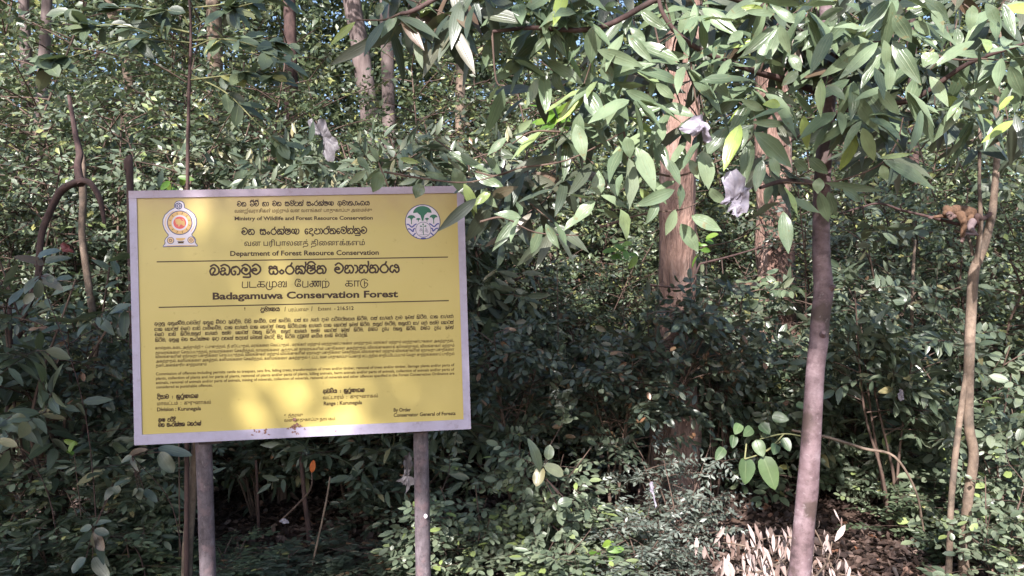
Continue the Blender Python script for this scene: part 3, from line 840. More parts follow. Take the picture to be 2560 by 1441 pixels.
# Tamil title, strokes
TA = {
    'ப': (1.05, [[(.12, 1), (.12, 0), (.88, 0)], [(.88, 1), (.88, 0)]]),
    'ட': (1.15, [[(.12, 1), (.12, 0)], [(.12, 0), (1.1, 0)]]),
    'க': (1.3, [[(.3, .98), (1.15, .98)], [(.6, .98), (.6, .1)], [(.6, .5), (.3, .55), (.1, .3), (.3, .04), (.6, .12), (1.0, .02), (1.2, .25), (1.0, .52), (.6, .5)]]),
    'மு': (1.8, [[(.62, 1), (.62, .05)], [(.62, .05), (1.2, .05)], [(1.05, 1), (1.05, .05), (.85, -.35), (.4, -.42), (.1, .1), (.3, .95)], [(1.05, .85), (1.4, 1.0), (1.68, .6), (1.55, .1), (1.2, .05)]]),
    'வ': (1.45, [[(.5, .5), (.3, .55), (.08, .3), (.3, .03), (.6, .1), (.62, .75), (.4, 1.0), (.15, .8)], [(.62, .7), (.9, 1.0), (1.1, .6), (.85, .05)], [(.85, .04), (1.32, .04)], [(1.32, 1), (1.32, .04)]]),
    'ே': (1.15, [[(.75, .5), (.5, .55), (.48, .2), (.8, .1), (.95, .3), (.75, .52)], [(.6, .08), (.25, .15), (.08, .7), (.35, 1.35), (.8, 1.3), (.9, 1.0), (.65, .9), (.55, 1.15)]]),
    'ண': (1.9, [[(.5, .55), (.3, .58), (.08, .3), (.28, .03), (.55, .1), (.58, .8), (.4, 1)], [(.4, 1), (1.8, 1)], [(.95, 1), (.72, .6), (.85, .05), (1.05, .3), (1.0, .98)], [(1.4, 1), (1.15, .6), (1.28, .05), (1.48, .3), (1.45, .98)], [(1.72, 1), (1.72, 0)]]),
    'ற்': (1.3, [[(.12, 0), (.12, .9), (.4, 1.0), (.6, .85), (.6, 0)], [(.6, .85), (.85, 1.0), (1.12, .6), (1.0, .1), (.7, -.14), (.15, -.12), (.1, -.3)], [(.6, 1.36), (.64, 1.36)]]),
    'ா': (1.0, [[(.1, .98), (.95, .98)], [(.2, .98), (.2, 0)], [(.7, .98), (.7, 0)]]),
    'டு': (1.5, [[(.7, 1), (.7, 0)], [(.75, .55), (1.0, .62), (1.22, .35), (1.05, 0), (.7, -.3), (.3, -.1), (.1, .5), (.3, 1.15), (.8, 1.3), (1.2, 1.0)]]),
    ' ': (1.1, []),
}


def lay_sinhala(text):
    lines, x, i, lx, lw = [], 0.0, 0, 0, 1
    text = text.replace('ේ', 'ේ').replace('ෝ', 'ෝ').replace('ො', 'ො')
    ch = list(text)
    out = []
    for c in ch:                                         # the e-sign stands before its letter
        if c == 'ෙ':
            k = len(out) - 1
            while k > 0 and out[k] in OVER:
                k -= 1
            out.insert(k, c)
        else:
            out.append(c)
    k = 0
    while k < len(out):
        c = out[k]
        if c == '\u0dca' and k + 1 < len(out) and out[k + 1] == '\u200d':
            f = out[k + 2]
            if f == 'ය':
                lines.append([(x, .4), (x + .2, 0), (x + .48, .1), (x + .55, .95)]); x += .66
            else:
                lines.append([(lx + .1 * lw, -.22), (lx + .5 * lw, -.4), (lx + .9 * lw, -.2)])
            k += 3
            continue
        if c in OVER:
            lines += [[(lx + a, b) for a, b in l] for l in OVER[c](lw)]
        elif c in SI:
            w, ls = SI[c]
            lines += [[(x + a, b) for a, b in l] for l in ls]
            if c not in 'ාැෑං':
                lx, lw = x, w
            x += w
        k += 1
    return lines, x


def lay_tamil(glyphs):
    lines, x = [], 0.0
    for c in glyphs:
        w, ls = TA[c]
        lines += [[(x + a, b) for a, b in l] for l in ls]
        x += w
    return lines, x


def put_strokes(mb, lines, width, p0, p1, xh, th, h, m=0):
    """lines in letter units, set on the sign between the pixels p0 and p1; xh: x-height in m; th: stroke width in m"""
    a, b = suv(*p0), suv(*p1)
    ex = (b - a) / width
    ey = np.array([ex[1], -ex[0]])
    ey = ey / np.linalg.norm(ey) * xh
    for l in lines:
        q = np.array(l, float)
        straight = len(q) == 2
        c = q if straight else curve(q, 5)
        c = a + c[:, :1] * ex + c[:, 1:] * ey
        t = nrm(np.gradient(c, axis=0))
        nn = np.stack([t[:, 1], -t[:, 0]], -1) * th * .5
        c[0] -= t[0] * th * .3; c[-1] += t[-1] * th * .3
        v = np.concatenate([[s3(*(x)) for x in c + nn], [s3(*x) for x in c - nn]]) + SNORM * h
        k = len(c)
        mb.add(v, [[i, i + 1, k + i + 1, k + i] for i in range(k - 1)], None, m)


def tamil_visual(s):
    out = []
    for c in s.replace('ொ', 'ொ').replace('ோ', 'ோ'):
        if c in 'ெேை':
            out.insert(len(out) - 1, c)
        else:
            out.append(c)
    return ''.join(out)


def put_text(mb, body, p0, p1, cap, h, bold=0.0, m=0, fit=True):
    """a line in the built-in font, its baseline between pixels p0 and p1, capital height cap (m)"""
    cu = bpy.data.curves.new("line", 'FONT')
    cu.body = body
    cu.offset = bold
    cu.resolution_u = 3
    ob = bpy.data.objects.new("line", cu)
    COL.objects.link(ob)
    dg = bpy.context.evaluated_depsgraph_get()
    me = bpy.data.meshes.new_from_object(ob.evaluated_get(dg))
    bpy.data.objects.remove(ob)
    bpy.data.curves.remove(cu)
    v = np.array([x.co[:] for x in me.vertices])
    a, b = suv(*p0), suv(*p1)
    if len(v):
        w = v[:, 0].max() - v[:, 0].min()
        v[:, 0] -= v[:, 0].min()
        e = (b - a) / np.linalg.norm(b - a)
        n = np.array([e[1], -e[0]])
        sx = np.linalg.norm(b - a) / w
        sy = cap / .69
        P = a + v[:, :1] * sx * e + v[:, 1:2] * sy * n
        P = np.array([s3(*x) for x in P]) + SNORM * h
        tri = []
        for p in me.polygons:
            q = list(p.vertices)
            for k in range(1, len(q) - 1):
                tri.append([q[0], q[k], q[k + 1], q[k + 1]])
        mb.add(P, tri, None, m)
    bpy.data.meshes.remove(me)


def tri_quads(mb):
    pass


def ring(mb, c, r0, r1, h, m, n=40, a0=0, a1=2 * math.pi, sq=1.0):
    th = np.linspace(a0, a1, n + 1)
    v = [s3(c[0] + r * math.cos(t), c[1] + sq * r * math.sin(t), h) for r in (r0, r1) for t in th]
    mb.add(v, [[i, i + 1, n + 2 + i, n + 1 + i] for i in range(n)], None, m)


def poly(mb, pts, h, m):
    c = np.mean(pts, axis=0)
    n = len(pts)
    v = [s3(*p, h) for p in pts] + [s3(*c, h)]
    mb.add(v, [[i, (i + 1) % n, n, n] for i in range(n)], None, m)


def line(mb, pts, w, h, m, smooth=True):
    c = curve(pts, 5) if smooth and len(pts) > 2 else np.asarray(pts, float)
    t = nrm(np.gradient(c, axis=0))
    nn = np.stack([t[:, 1], -t[:, 0]], -1) * w * .5
    v = [s3(*x, h) for x in c + nn] + [s3(*x, h) for x in c - nn]
    k = len(c)
    mb.add(v, [[i, i + 1, k + i + 1, k + i] for i in range(k - 1)], None, m)


def make_sign():
    global SIGN_DZ
    base = (at(790, 1100, 3.42)[0], 3.42, ground_z(-.9, 3.42))
    SIGN_DZ = -base[2]
    sign_mats()
    o = thing("notice_board", "yellow metal notice board in a pale lilac white frame on two posts", "sign", base)
    fw = .033
    mb = MB()
    sbox(mb, fw, fw, SW - fw, SHT - fw - .012, -.012, -.004)
    mb.build("panel", M['yellow'], o, smooth=False)
    mb = MB()
    sbox(mb, 0, 0, SW, fw, -.03, .004)
    sbox(mb, 0, SHT - fw - .012, SW, SHT, -.03, .004)
    sbox(mb, 0, fw, fw, SHT - fw - .012, -.03, .002)
    sbox(mb, SW - fw, fw, SW, SHT - fw - .012, -.03, .002)
    mb.build("frame", M['frame'], o, smooth=False)
    mb = MB()
    sbox(mb, .012, .012, SW - .012, SHT - .008, -.05, -.0305)
    sbox(mb, .26, SHT - .02, .36, SHT + .02, -.075, -.0505)  # dark blocks standing in for the frame's shadow on the post tops
    sbox(mb, 1.2, SHT - .02, 1.3, SHT + .016, -.075, -.0505)
    mb.build("backing_and_shade", M['back'], o, smooth=False)
    for (x0, y0), (x1, y1), w, Y0 in (((509, 1112), (520, 1441), 39, 3.45), ((1052, 1084), (1058, 1441), 38, 3.545)):
        a, b = at(x0, y0, Y0), at(x1, y1, Y0)
        d = (b - a) / (a[2] - b[2])
        foot = a + d * (a[2] - base[2] + .1)
        mb = MB()
        c = curve([a + (a - b) * 1.0, a, b, foot], 8)
        mb.tube(c, w / FPX * Y0 * .5, 20, wob=.035, cap=True, seed=x0)
        mb.build("post", M['post'], o)
    mb = MB()
    q = suv(1064, 1291)
    h = -.06 + .0
    c = at(1064, 1291, 3.545 - .038)
    th = np.linspace(0, 6.283, 13)[:-1]
    mb.add([c + np.array([math.cos(t) * .009, 0, math.sin(t) * .011]) for t in th] + [c + [0, -.004, 0]], [[i, (i + 1) % 12, 12, 12] for i in range(12)])
    mb.build("white_spot", M['print_white'], o)  # small white disc on the right post

    H1, H2, H3, H4 = -.0032, -.0026, -.002, -.0014
    INK = [M['ink'], M['ink_light']]
    # headings
    mb = MB()
    put_strokes(mb, *lay_sinhala("වන ජීවී හා වන සම්පත් සංරක්ෂණ අමාත්‍යාංශය"), (592, 516), (924, 513), .0185, .0042, H1)
    mb.build("text_line", INK, o, smooth=False)
    mb = MB()
    put_text(mb, tamil_visual("வனஜீவராசிகள் மற்றும் வன வளங்கள் பாதுகாப்பு அமைச்சு"), (586, 532), (930, 529), .0155, H1, .012, 1)
    mb.build("text_line", INK, o, smooth=False)
    mb = MB()
    put_text(mb, "Ministry of Wildlife and Forest Resource Conservation", (586, 551), (932, 549), .0165, H1, .028, 0)
    mb.build("text_line", INK, o, smooth=False)
    mb = MB()
    put_strokes(mb, *lay_sinhala("වන සංරක්ෂණ දෙපාර්තමේන්තුව"), (603, 587), (918, 584), .025, .0055, H1)
    mb.build("text_line", INK, o, smooth=False)
    mb = MB()
    put_text(mb, tamil_visual("வன பரிபாலனத் திணைக்களம்"), (610, 615), (912, 613), .0235, H1, .012, 0)
    mb.build("text_line", INK, o, smooth=False)
    mb = MB()
    put_text(mb, "Department of Forest Resource Conservation", (575, 640), (947, 637), .0215, H1, .028, 0)
    mb.build("text_line", INK, o, smooth=False)
    mb = MB()
    put_strokes(mb, *lay_sinhala("බඩගමුව සංරක්ෂිත වනාන්තරය"), (523, 688), (999, 681), .037, .0082, H1)
    mb.build("text_line", INK, o, smooth=False)
    mb = MB()
    put_strokes(mb, *lay_tamil(['ப', 'ட', 'க', 'மு', 'வ', ' ', 'ே', 'ப', 'ண', 'ற்', ' ', ' ', 'க', 'ா', 'டு']), (604, 719), (924, 716), .0255, .0042, H1)
    mb.build("text_line", INK, o, smooth=False)
    mb = MB()
    put_text(mb, "Badagamuwa Conservation Forest", (531, 749), (995, 743), .03, H1, .034, 0)
    mb.build("text_line", INK, o, smooth=False)
    for p, q in (((391, 655), (1120, 643)), ((396, 769), (1122, 752))):
        a, b = suv(*p), suv(*q)
        mb = MB()
        line(mb, [a, b], .005, H1, 0, False)
        mb.build("ruled_line", INK, o, smooth=False)
    mb = MB()
    put_strokes(mb, *lay_sinhala("ප්‍රමාණය"), (651, 779), (699, 778), .0165, .004, H1, 0)
    mb.build("text_line", INK, o, smooth=False)
    mb = MB()
    put_text(mb, "/", (711, 779), (716, 778), .02, H1, .01, 0)
    mb.build("text_line", INK, o, smooth=False)
    mb = MB()
    put_text(mb, tamil_visual("பரப்பளவு"), (721, 779), (771, 778), .0155, H1, .01, 1)
    mb.build("text_line", INK, o, smooth=False)
    mb = MB()
    put_text(mb, "/", (778, 778), (783, 777), .02, H1, .01, 0)
    mb.build("text_line", INK, o, smooth=False)
    mb = MB()
    put_text(mb, "Extent", (795, 777), (828, 776), .0165, H1, .01, 1)
    mb.build("text_line", INK, o, smooth=False)
    mb = MB()
    put_text(mb, "- 216.512", (835, 776), (884, 775), .0165, H1, .02, 0)
    mb.build("text_line", INK, o, smooth=False)
    mb = MB()
    put_text(mb, "!", (610, 776), (613, 776), .013, H1, .014, 1)
    mb.build("text_line", INK, o, smooth=False)
    for s, p, q in (("අයුතු ඇතුල්වීම,ගවයින් ඇතුළු වීමට ඉඩදීම, ගිනි තැබීම, ගස් කැපීම, ගස් හා /හෝ දැව පරිවර්තනය කිරීම, ගස් හා/හෝ දැව ඉවත් කිරීම, ශාක හා/හෝ", (385, 814), (1134, 795)),
                    ("ශාක කොටස් වලට හානි පැමිණවීම, ශාක හා/හෝ ශාක කොටස් එකතු කිරීම,ශාක හා/හෝ ශාක කොටස් ඉවත් කිරීම, සතුන් මැරීම, සතුන්ට හා/ හෝ සත්ව කොටස්", (385, 828), (1134, 810)),
                    ("වලට  හානි  කිරීම,සතුන්  හා/හෝ  සත්ව  කොටස්  එකතු  කිරීම,  සතුන්  හා/හෝ  සත්ව  කොටස්  ඉවත්  කිරීම,  ඛණිජ  ද්‍රව්‍ය  එකතු  කිරීම,  ඛණිජ  ද්‍රව්‍ය  ඉවත්", (386, 841), (1134, 823)),
                    ("කිරීම, ඇතුලු වන සංරක්ෂණ ආඥා පනතේ සඳහන් වෙනත් වැරදි සිදු කිරීම දඬුවම් ලැබිය හැකි වරදකි.", (387, 855), (871, 842))):
        mb = MB()
        put_strokes(mb, *lay_sinhala(s), p, q, .0128, .0026, H1, 0)
        mb.build("text_line", INK, o, smooth=False)
    for s, p, q in (("கால்நடைகடை அத்துமீறி உட்புகுத்தல், தீ மூட்டுதல், மரங்களை வெட்டுதல் , மரங்கள் மற்றும் மரத்துண்டுகளை மாற்றுதல், மரங்கள் மற்றும் மரத்துண்டுகளை அகற்றுதல்,", (387, 874), (1134, 855)),
                    ("தாவரங்களை சேதப்படுத்தல், தாவரங்களை சேகரித்தல், தாவரங்களை அத்துடன் தாவரங்களின் பகுதிகளை அகற்றுதல், விலங்குகளைக் கொன்றுதல், விலங்குகள் மற்றும்", (388, 886), (1136, 867)),
                    ("விலங்குகளின் ஏதாவது பகுதிகளை சேதப்படுத்தல், விலங்குகள் மற்றும் விலங்குகளின் ஏதாவது பகுதிகளை சேகரித்தல், விலங்குகள் மற்றும் விலங்குகளின் ஏதாவது பகுதிகளை", (388, 896), (1136, 877)),
                    ("அகற்றுதல், கனிமங்களை அகழ்தல், கனிமங்களை சேகரித்தல், கனிமங்களை அகற்றுதல் உட்பட வன பாதுகாப்பு பேணற் சட்டத்தில் குறிப்பிடப்படும் வேறு குற்றங்களைப் புரிதல்", (389, 907), (1136, 888)),
                    ("தண்டனைக்குரிய குற்றமாகும்", (389, 918), (516, 914))):
        mb = MB()
        put_text(mb, tamil_visual(s), p, q, .0122, H1, .014, 1)
        mb.build("text_line", INK, o, smooth=False)
    for s, p, q in (("Commission of offences including permits cattle to trespass, sets fire, felling trees, transformation of trees and/or timber, removal of trees and/or timber, damage plants and/or parts of", (389, 939), (1136, 916)),
                    ("plants, collection of plants and /or parts of plants, removal of plants and/or parts of plants, killing animals, harm animals and/or parts of animals, collection of animals and/or parts of", (389, 950), (1136, 927)),
                    ("animals, removal of animals and/or parts of animals, mining of minerals, collection of minerals, removal of minerals and other offences specified in the Forest Conservation Ordinance are", (389, 961), (1136, 937)),
                    ("considered as punishable offences.", (390, 972), (531, 967))):
        mb = MB()
        put_text(mb, s, p, q, .0125, H1, .014, 1)
        mb.build("text_line", INK, o, smooth=False)
    mb = MB()
    put_strokes(mb, *lay_sinhala("දිසාව : කුරුණෑගල"), (392, 998), (495, 995), .0155, .004, H1, 0)
    mb.build("text_line", INK, o, smooth=False)
    mb = MB()
    put_text(mb, tamil_visual("மாவட்டம்  :  குருனாகல்"), (392, 1014), (527, 1010), .0155, H1, .014, 1)
    mb.build("text_line", INK, o, smooth=False)
    mb = MB()
    put_text(mb, "Division : Kurunegala", (392, 1029), (502, 1026), .0165, H1, .026, 0)
    mb.build("text_line", INK, o, smooth=False)
    mb = MB()
    put_strokes(mb, *lay_sinhala("අණ පරිදි"), (395, 1055), (439, 1054), .014, .004, H1, 0)
    mb.build("text_line", INK, o, smooth=False)
    mb = MB()
    put_strokes(mb, *lay_sinhala("වන සංරක්ෂක ජනරාල්"), (395, 1068), (502, 1064), .0145, .004, H1, 0)
    mb.build("text_line", INK, o, smooth=False)
    mb = MB()
    put_text(mb, tamil_visual("உத்தரவு"), (710, 1043), (757, 1041), .0135, H1, .014, 1)
    mb.build("text_line", INK, o, smooth=False)
    mb = MB()
    put_text(mb, tamil_visual("வன பாதுகாப்பு நாயகம்"), (710, 1055), (838, 1051), .0135, H1, .014, 1)
    mb.build("text_line", INK, o, smooth=False)
    mb = MB()
    put_strokes(mb, *lay_sinhala("අඩවිය : කුරුණෑගල"), (807, 984), (911, 980), .0155, .004, H1, 0)
    mb.build("text_line", INK, o, smooth=False)
    mb = MB()
    put_text(mb, tamil_visual("வட்டாரம்  :  குருனாகல்"), (807, 999), (945, 994), .0155, H1, .014, 1)
    mb.build("text_line", INK, o, smooth=False)
    mb = MB()
    put_text(mb, "Range : Kurunegala", (809, 1014), (905, 1011), .0165, H1, .026, 0)
    mb.build("text_line", INK, o, smooth=False)
    mb = MB()
    put_text(mb, "By Order", (984, 1030), (1027, 1029), .016, H1, .026, 0)
    mb.build("text_line", INK, o, smooth=False)
    mb = MB()
    put_text(mb, "Conservator General of Forests", (984, 1043), (1139, 1038), .016, H1, .026, 0)
    mb.build("text_line", INK, o, smooth=False)

    # left emblem: lion disc in a ring, wheel above, foot below
    cx, cy = suv(448.5, 557)
    k = 1.0 / 560.0                                     # metres per source pixel, about
    E = lambda x, y: np.array([cx + (x - 590) / 10.29 * k, cy + (y - 690) / 10.29 * k])
    mats = [M['print_white'], M['print_navy'], M['print_gold'], M['print_red'], M['print_pale'], M['ink_light']]
    mb = MB()
    half = [(590, 112), (650, 125), (705, 175), (722, 240), (715, 292), (840, 360), (960, 470), (1015, 590), (1020, 720), (985, 850), (935, 940), (890, 1000), (895, 1035), (950, 1080), (985, 1150), (972, 1210), (1025, 1290), (1015, 1320), (590, 1316)]
    out = [E(x + 8, y) for x, y in half] + [E(590 - (x - 590), y) for x, y in half[::-1][1:-1]]
    poly(mb, out, H1, 1)
    cc = np.array([E(590, 700)])
    inn = []
    for p, (x, y) in zip(out, half + [(590 - (x - 590), y) for x, y in half[::-1][1:-1]]):
        inn.append(p)
    # inner white field, a constant margin inside the navy outline
    q = np.array(out)
    t = nrm(np.roll(q, -1, 0) - np.roll(q, 1, 0))
    nn = np.stack([-t[:, 1], t[:, 0]], -1)
    poly(mb, q + nn * .0036, H2, 0)
    c0 = E(595, 692)
    R1 = lambda r: r / 10.29 * k
    ring(mb, c0, R1(295), R1(318), H3, 1)
    ring(mb, c0, R1(205), R1(295), H3, 2)
    for a in range(24):
        th = a / 24 * 6.283
        p = c0 + R1(250) * np.array([math.cos(th), math.sin(th)])
        line(mb, [p - R1(30) * np.array([math.cos(th), math.sin(th)]), p + R1(30) * np.array([math.cos(th + .3), math.sin(th + .3)])], R1(12), H4, 5 if a % 2 else 4, False)
    ring(mb, c0, 0.0001, R1(160), H3, 3)
    lion = [(490, 620), (520, 595), (600, 585), (640, 640), (720, 660), (725, 780), (690, 780), (670, 740), (620, 735), (580, 790), (555, 790), (560, 730), (520, 740), (500, 700), (520, 670), (495, 660)]
    poly(mb, [E(*p) for p in lion], H4, 2)
    line(mb, [E(700, 660), E(690, 620), E(650, 600)], R1(18), H4, 2)
    line(mb, [E(490, 560), E(495, 690)], R1(14), H4, 2, False)
    w0 = E(575, 255)
    ring(mb, w0, R1(68), R1(92), H3, 1, 24)
    ring(mb, w0, R1(22), R1(40), H3, 1, 16)
    for a in range(8):
        th = a / 8 * 6.283 + .39
        d = np.array([math.cos(th), math.sin(th)])
        line(mb, [w0 + d * R1(38), w0 + d * R1(72)], R1(16), H4, 1, False)
    for x in (355, 868):
        ring(mb, E(x, 1148), R1(76), R1(90), H3, 1, 24)
        ring(mb, E(x, 1148), .0001, R1(76), H3, 4, 24)
        ring(mb, E(x, 1148), R1(25), R1(38), H4, 5, 16)
    poly(mb, [E(490, 1090), (E(690, 1090)), E(735, 1095), E(700, 1135), E(640, 1160), E(560, 1160), E(500, 1135)], H3, 2)
    poly(mb, [E(515, 1175), E(700, 1175), E(675, 1200), E(690, 1230), E(530, 1230), E(545, 1200)], H3, 5)
    for s in (-1, 1):
        line(mb, [E(595 + s * 150, 385), E(595 + s * 290, 490), E(595 + s * 365, 650), E(595 + s * 350, 800), E(595 + s * 270, 930)], R1(22), H3, 4)
    line(mb, [E(260, 1285), E(970, 1285)], R1(20), H3, 4, False)
    mb.build("lion_emblem", mats, o, smooth=False)

    # right emblem: trees over waves in a ring
    cx2, cy2 = suv(1057, 555)
    E2 = lambda x, y: np.array([cx2 + (x - 735) / 13.1 * k, cy2 + (y - 715) / 13.1 * k])
    R2 = lambda r: r / 13.1 * k
    mats = [M['print_white'], M['print_navy'], M['print_green'], M['print_blue']]
    mb = MB()
    ring(mb, E2(735, 715), .0001, R2(580), H1, 0, 48)
    ring(mb, E2(735, 715), R2(575), R2(602), H2, 1, 48)

    def fan(x, y, w, hh, base_y, st):
        top = [(x + w * math.cos(a), y - hh * math.sin(a)) for a in np.linspace(0, math.pi, 15)]
        low = [(x - w * .55, y - hh * .06), (x - w * .22, y + hh * .35), (x - st, y + hh * .9), (x - st, base_y), (x + st, base_y), (x + st, y + hh * .9), (x + w * .22, y + hh * .35), (x + w * .55, y - hh * .06)]
        poly(mb, [E2(*p) for p in top + low], H3, 2)
    fan(730, 410, 315, 240, 675, 32)
    fan(350, 575, 135, 100, 785, 14)
    fan(1105, 570, 135, 100, 785, 14)
    fan(585, 635, 78, 55, 715, 9)
    fan(878, 635, 78, 55, 715, 9)
    for y0, x0, x1 in ((830, 185, 520), (985, 225, 470)):
        for s in (1, -1):
            pts = [(x0, y0 - 40), (x0 + 70, y0 - 30), (x0 + 170, y0 + 55), (x1 - 60, y0 - 20), (x1, y0 - 50)]
            line(mb, [E2(735 + s * (x - 735), y) for x, y in pts], R2(42), H3, 3)
    for s in (1, -1):
        line(mb, [E2(735 + s * (x - 735), y) for x, y in [(480, 1095), (400, 1170), (395, 1180)]], R2(42), H3, 3)
        line(mb, [E2(735 + s * (x - 735), y) for x, y in [(480, 1222), (530, 1265), (580, 1285)]], R2(30), H3, 3)
    line(mb, [E2(650, 1278), E2(735, 1274), E2(820, 1278)], R2(40), H3, 3)
    ring(mb, E2(745, 980), .0001, R2(250), H3 + .0003, 0, 36)
    ring(mb, E2(745, 980), R2(248), R2(264), H4, 1, 36)
    line(mb, [E2(742, 860), E2(748, 1160)], R2(22), H4, 2, False)
    line(mb, [E2(590, 1160), E2(900, 1160)], R2(14), H4, 1, False)
    for p in ([(742, 755), (772, 800), (745, 850), (715, 805)], [(620, 850), (680, 838), (715, 880), (660, 890)], [(862, 845), (800, 838), (770, 885), (830, 888)]):
        poly(mb, [E2(*x) for x in p], H4, 2)
    for x, y in ((660, 950), (700, 1000), (640, 1010), (720, 1070), (840, 950), (860, 1000), (820, 1030), (880, 1060)):
        ring(mb, E2(x, y), R2(20), R2(30), H4, 1, 10)
    mb.build("trees_emblem", mats, o, smooth=False)

    # mud on the lower rail and small specks
    mb = MB()
    rr = np.random.default_rng(5)
    blobs = [(741, 1056, 11), (731, 1068, 6), (748, 1066, 5), (738, 1074, 7), (664, 1077, 8), (638, 1078, 5), (650, 1079, 5), (762, 1072, 3), (632, 1086, 4), (841, 1078, 3), (672, 1086, 3), (745, 1082, 4), (720, 1072, 4)]
    for x, y, r in blobs:
        mb = MB()
        for q in range(4):
            c = suv(x + rr.normal() * r * .45, y + rr.normal() * r * .45)
            n = 9
            a = np.linspace(0, 6.283, n + 1)[:-1]
            rad = r * .5 * k * rr.uniform(.4, 1.1, n)
            poly(mb, [c + rad[i] * np.array([math.cos(a[i]), math.sin(a[i])]) for i in range(n)], .0052 + .0002 * rr.random(), 0)
        mb.build("mud_stain", M['mud'], o, smooth=False)


SIGN_DZ = 0
make_sign()


# ------------------------------------------------------------------ cinnamon tree: smooth leaning trunk, hanging boughs and leaves
def zleaf(rows, x0, y0, sc):
    return [(x0 + r[0] / sc, y0 + r[1] / sc, x0 + r[2] / sc, y0 + r[3] / sc, r[4] / sc) for r in rows]


L7 = [(580, 475, 335, 315, 75), (590, 500, 360, 632, 80), (600, 520, 430, 690, 72), (600, 510, 690, 690, 100), (640, 470, 780, 545, 60), (640, 145, 625, 357, 105),
      (580, 250, 490, 360, 62), (640, 358, 590, 492, 90), (690, 360, 745, 470, 80), (715, 545, 857, 672, 112), (745, 462, 938, 497, 60), (660, 282, 922, 377, 78), (865, 380, 1168, 462, 76),
      (1176, 320, 1088, 155, 55), (1175, 325, 972, 290, 50), (1190, 320, 1362, 275, 45), (1222, 345, 1542, 368, 30), (1236, 462, 1532, 425, 86), (1200, 465, 1328, 562, 60), (1310, 582, 1522, 540, 40),
      (1000, 420, 948, 552, 62), (1062, 430, 1048, 562, 90), (930, 300, 957, 382, 55), (330, 440, 262, 602, 62), (358, 410, 372, 642, 84), (410, 400, 472, 525, 90), (660, 640, 722, 872, 108),
      (1085, 612, 938, 827, 76), (860, 655, 1062, 580, 66), (1040, 590, 1212, 652, 70), (820, 510, 1012, 602, 70), (822, 770, 848, 892, 78), (835, 890, 872, 1188, 112), (880, 830, 992, 1072, 110),
      (800, 830, 708, 1012, 92), (668, 1102, 665, 958, 82), (660, 1110, 458, 1093, 45), (680, 1100, 842, 1162, 52), (650, 1130, 508, 1268, 84), (1095, 1070, 878, 1162, 76), (1130, 1035, 1124, 1177, 60),
      (1100, 1020, 958, 1092, 62), (700, 1170, 777, 1242, 72), (790, 1180, 842, 1352, 92), (215, 1225, 68, 1412, 66), (218, 1228, 165, 1362, 62), (222, 1215, 216, 1128, 72), (238, 1225, 80, 1198, 60),
      (350, 1270, 283, 1442, 68), (370, 1260, 444, 1402, 55), (420, 1250, 492, 1392, 60), (78, 200, 14, 402, 78), (142, 462, 20, 582, 92), (132, 500, 36, 774, 94), (200, 85, 95, 152, 50), (345, 60, 335, 212, 62),
      (436, 20, 545, 155, 88), (420, 60, 365, 172, 44), (195, 340, 382, 412, 62), (292, 675, 183, 762, 45), (152, 775, 38, 872, 52), (200, 770, 305, 832, 60), (1250, 108, 1452, 108, 62),
      (1400, 715, 1240, 895, 88), (1465, 702, 1368, 945, 92), (1250, 850, 1298, 1058, 106), (1522, 790, 1488, 1042, 88), (1430, 850, 1362, 970, 64), (1270, 700, 1300, 770, 60), (1160, 800, 1062, 930, 60),
      (1235, 800, 1130, 940, 66), (990, 470, 1100, 560, 60), (905, 60, 1050, 170, 66), (840, 60, 815, 190, 60), (1130, 1260, 1230, 1420, 90), (1190, 1215, 1362, 1300, 80), (760, 280, 1000, 235, 50), (700, 60, 760, 10, 50),
      (560, 1210, 470, 1300, 50), (900, 1060, 1010, 1200, 60), (740, 690, 600, 720, 60), (540, 700, 590, 900, 90), (560, 640, 540, 840, 80), (1260, 400, 1420, 560, 70), (930, 240, 840, 150, 60), (1350, 210, 1310, 330, 60),
      (1480, 180, 1395, 240, 60), (1600, 60, 1470, 40, 50), (490, 80, 390, 110, 50), (620, 60, 520, 130, 60), (1180, 60, 1110, 200, 60), (1210, 20, 1190, 250, 50), (800, 980, 760, 1100, 60), (1010, 800, 1060, 960, 60), (1150, 830, 1100, 1000, 64), (1060, 900, 1130, 1040, 60), (980, 1000, 1040, 1150, 66), (1180, 900, 1250, 1020, 60), (1040, 700, 990, 830, 60), (1130, 690, 1190, 810, 56), (1000, 1140, 940, 1260, 60), (1100, 1180, 1050, 1330, 66), (1290, 1060, 1380, 1150, 70)]
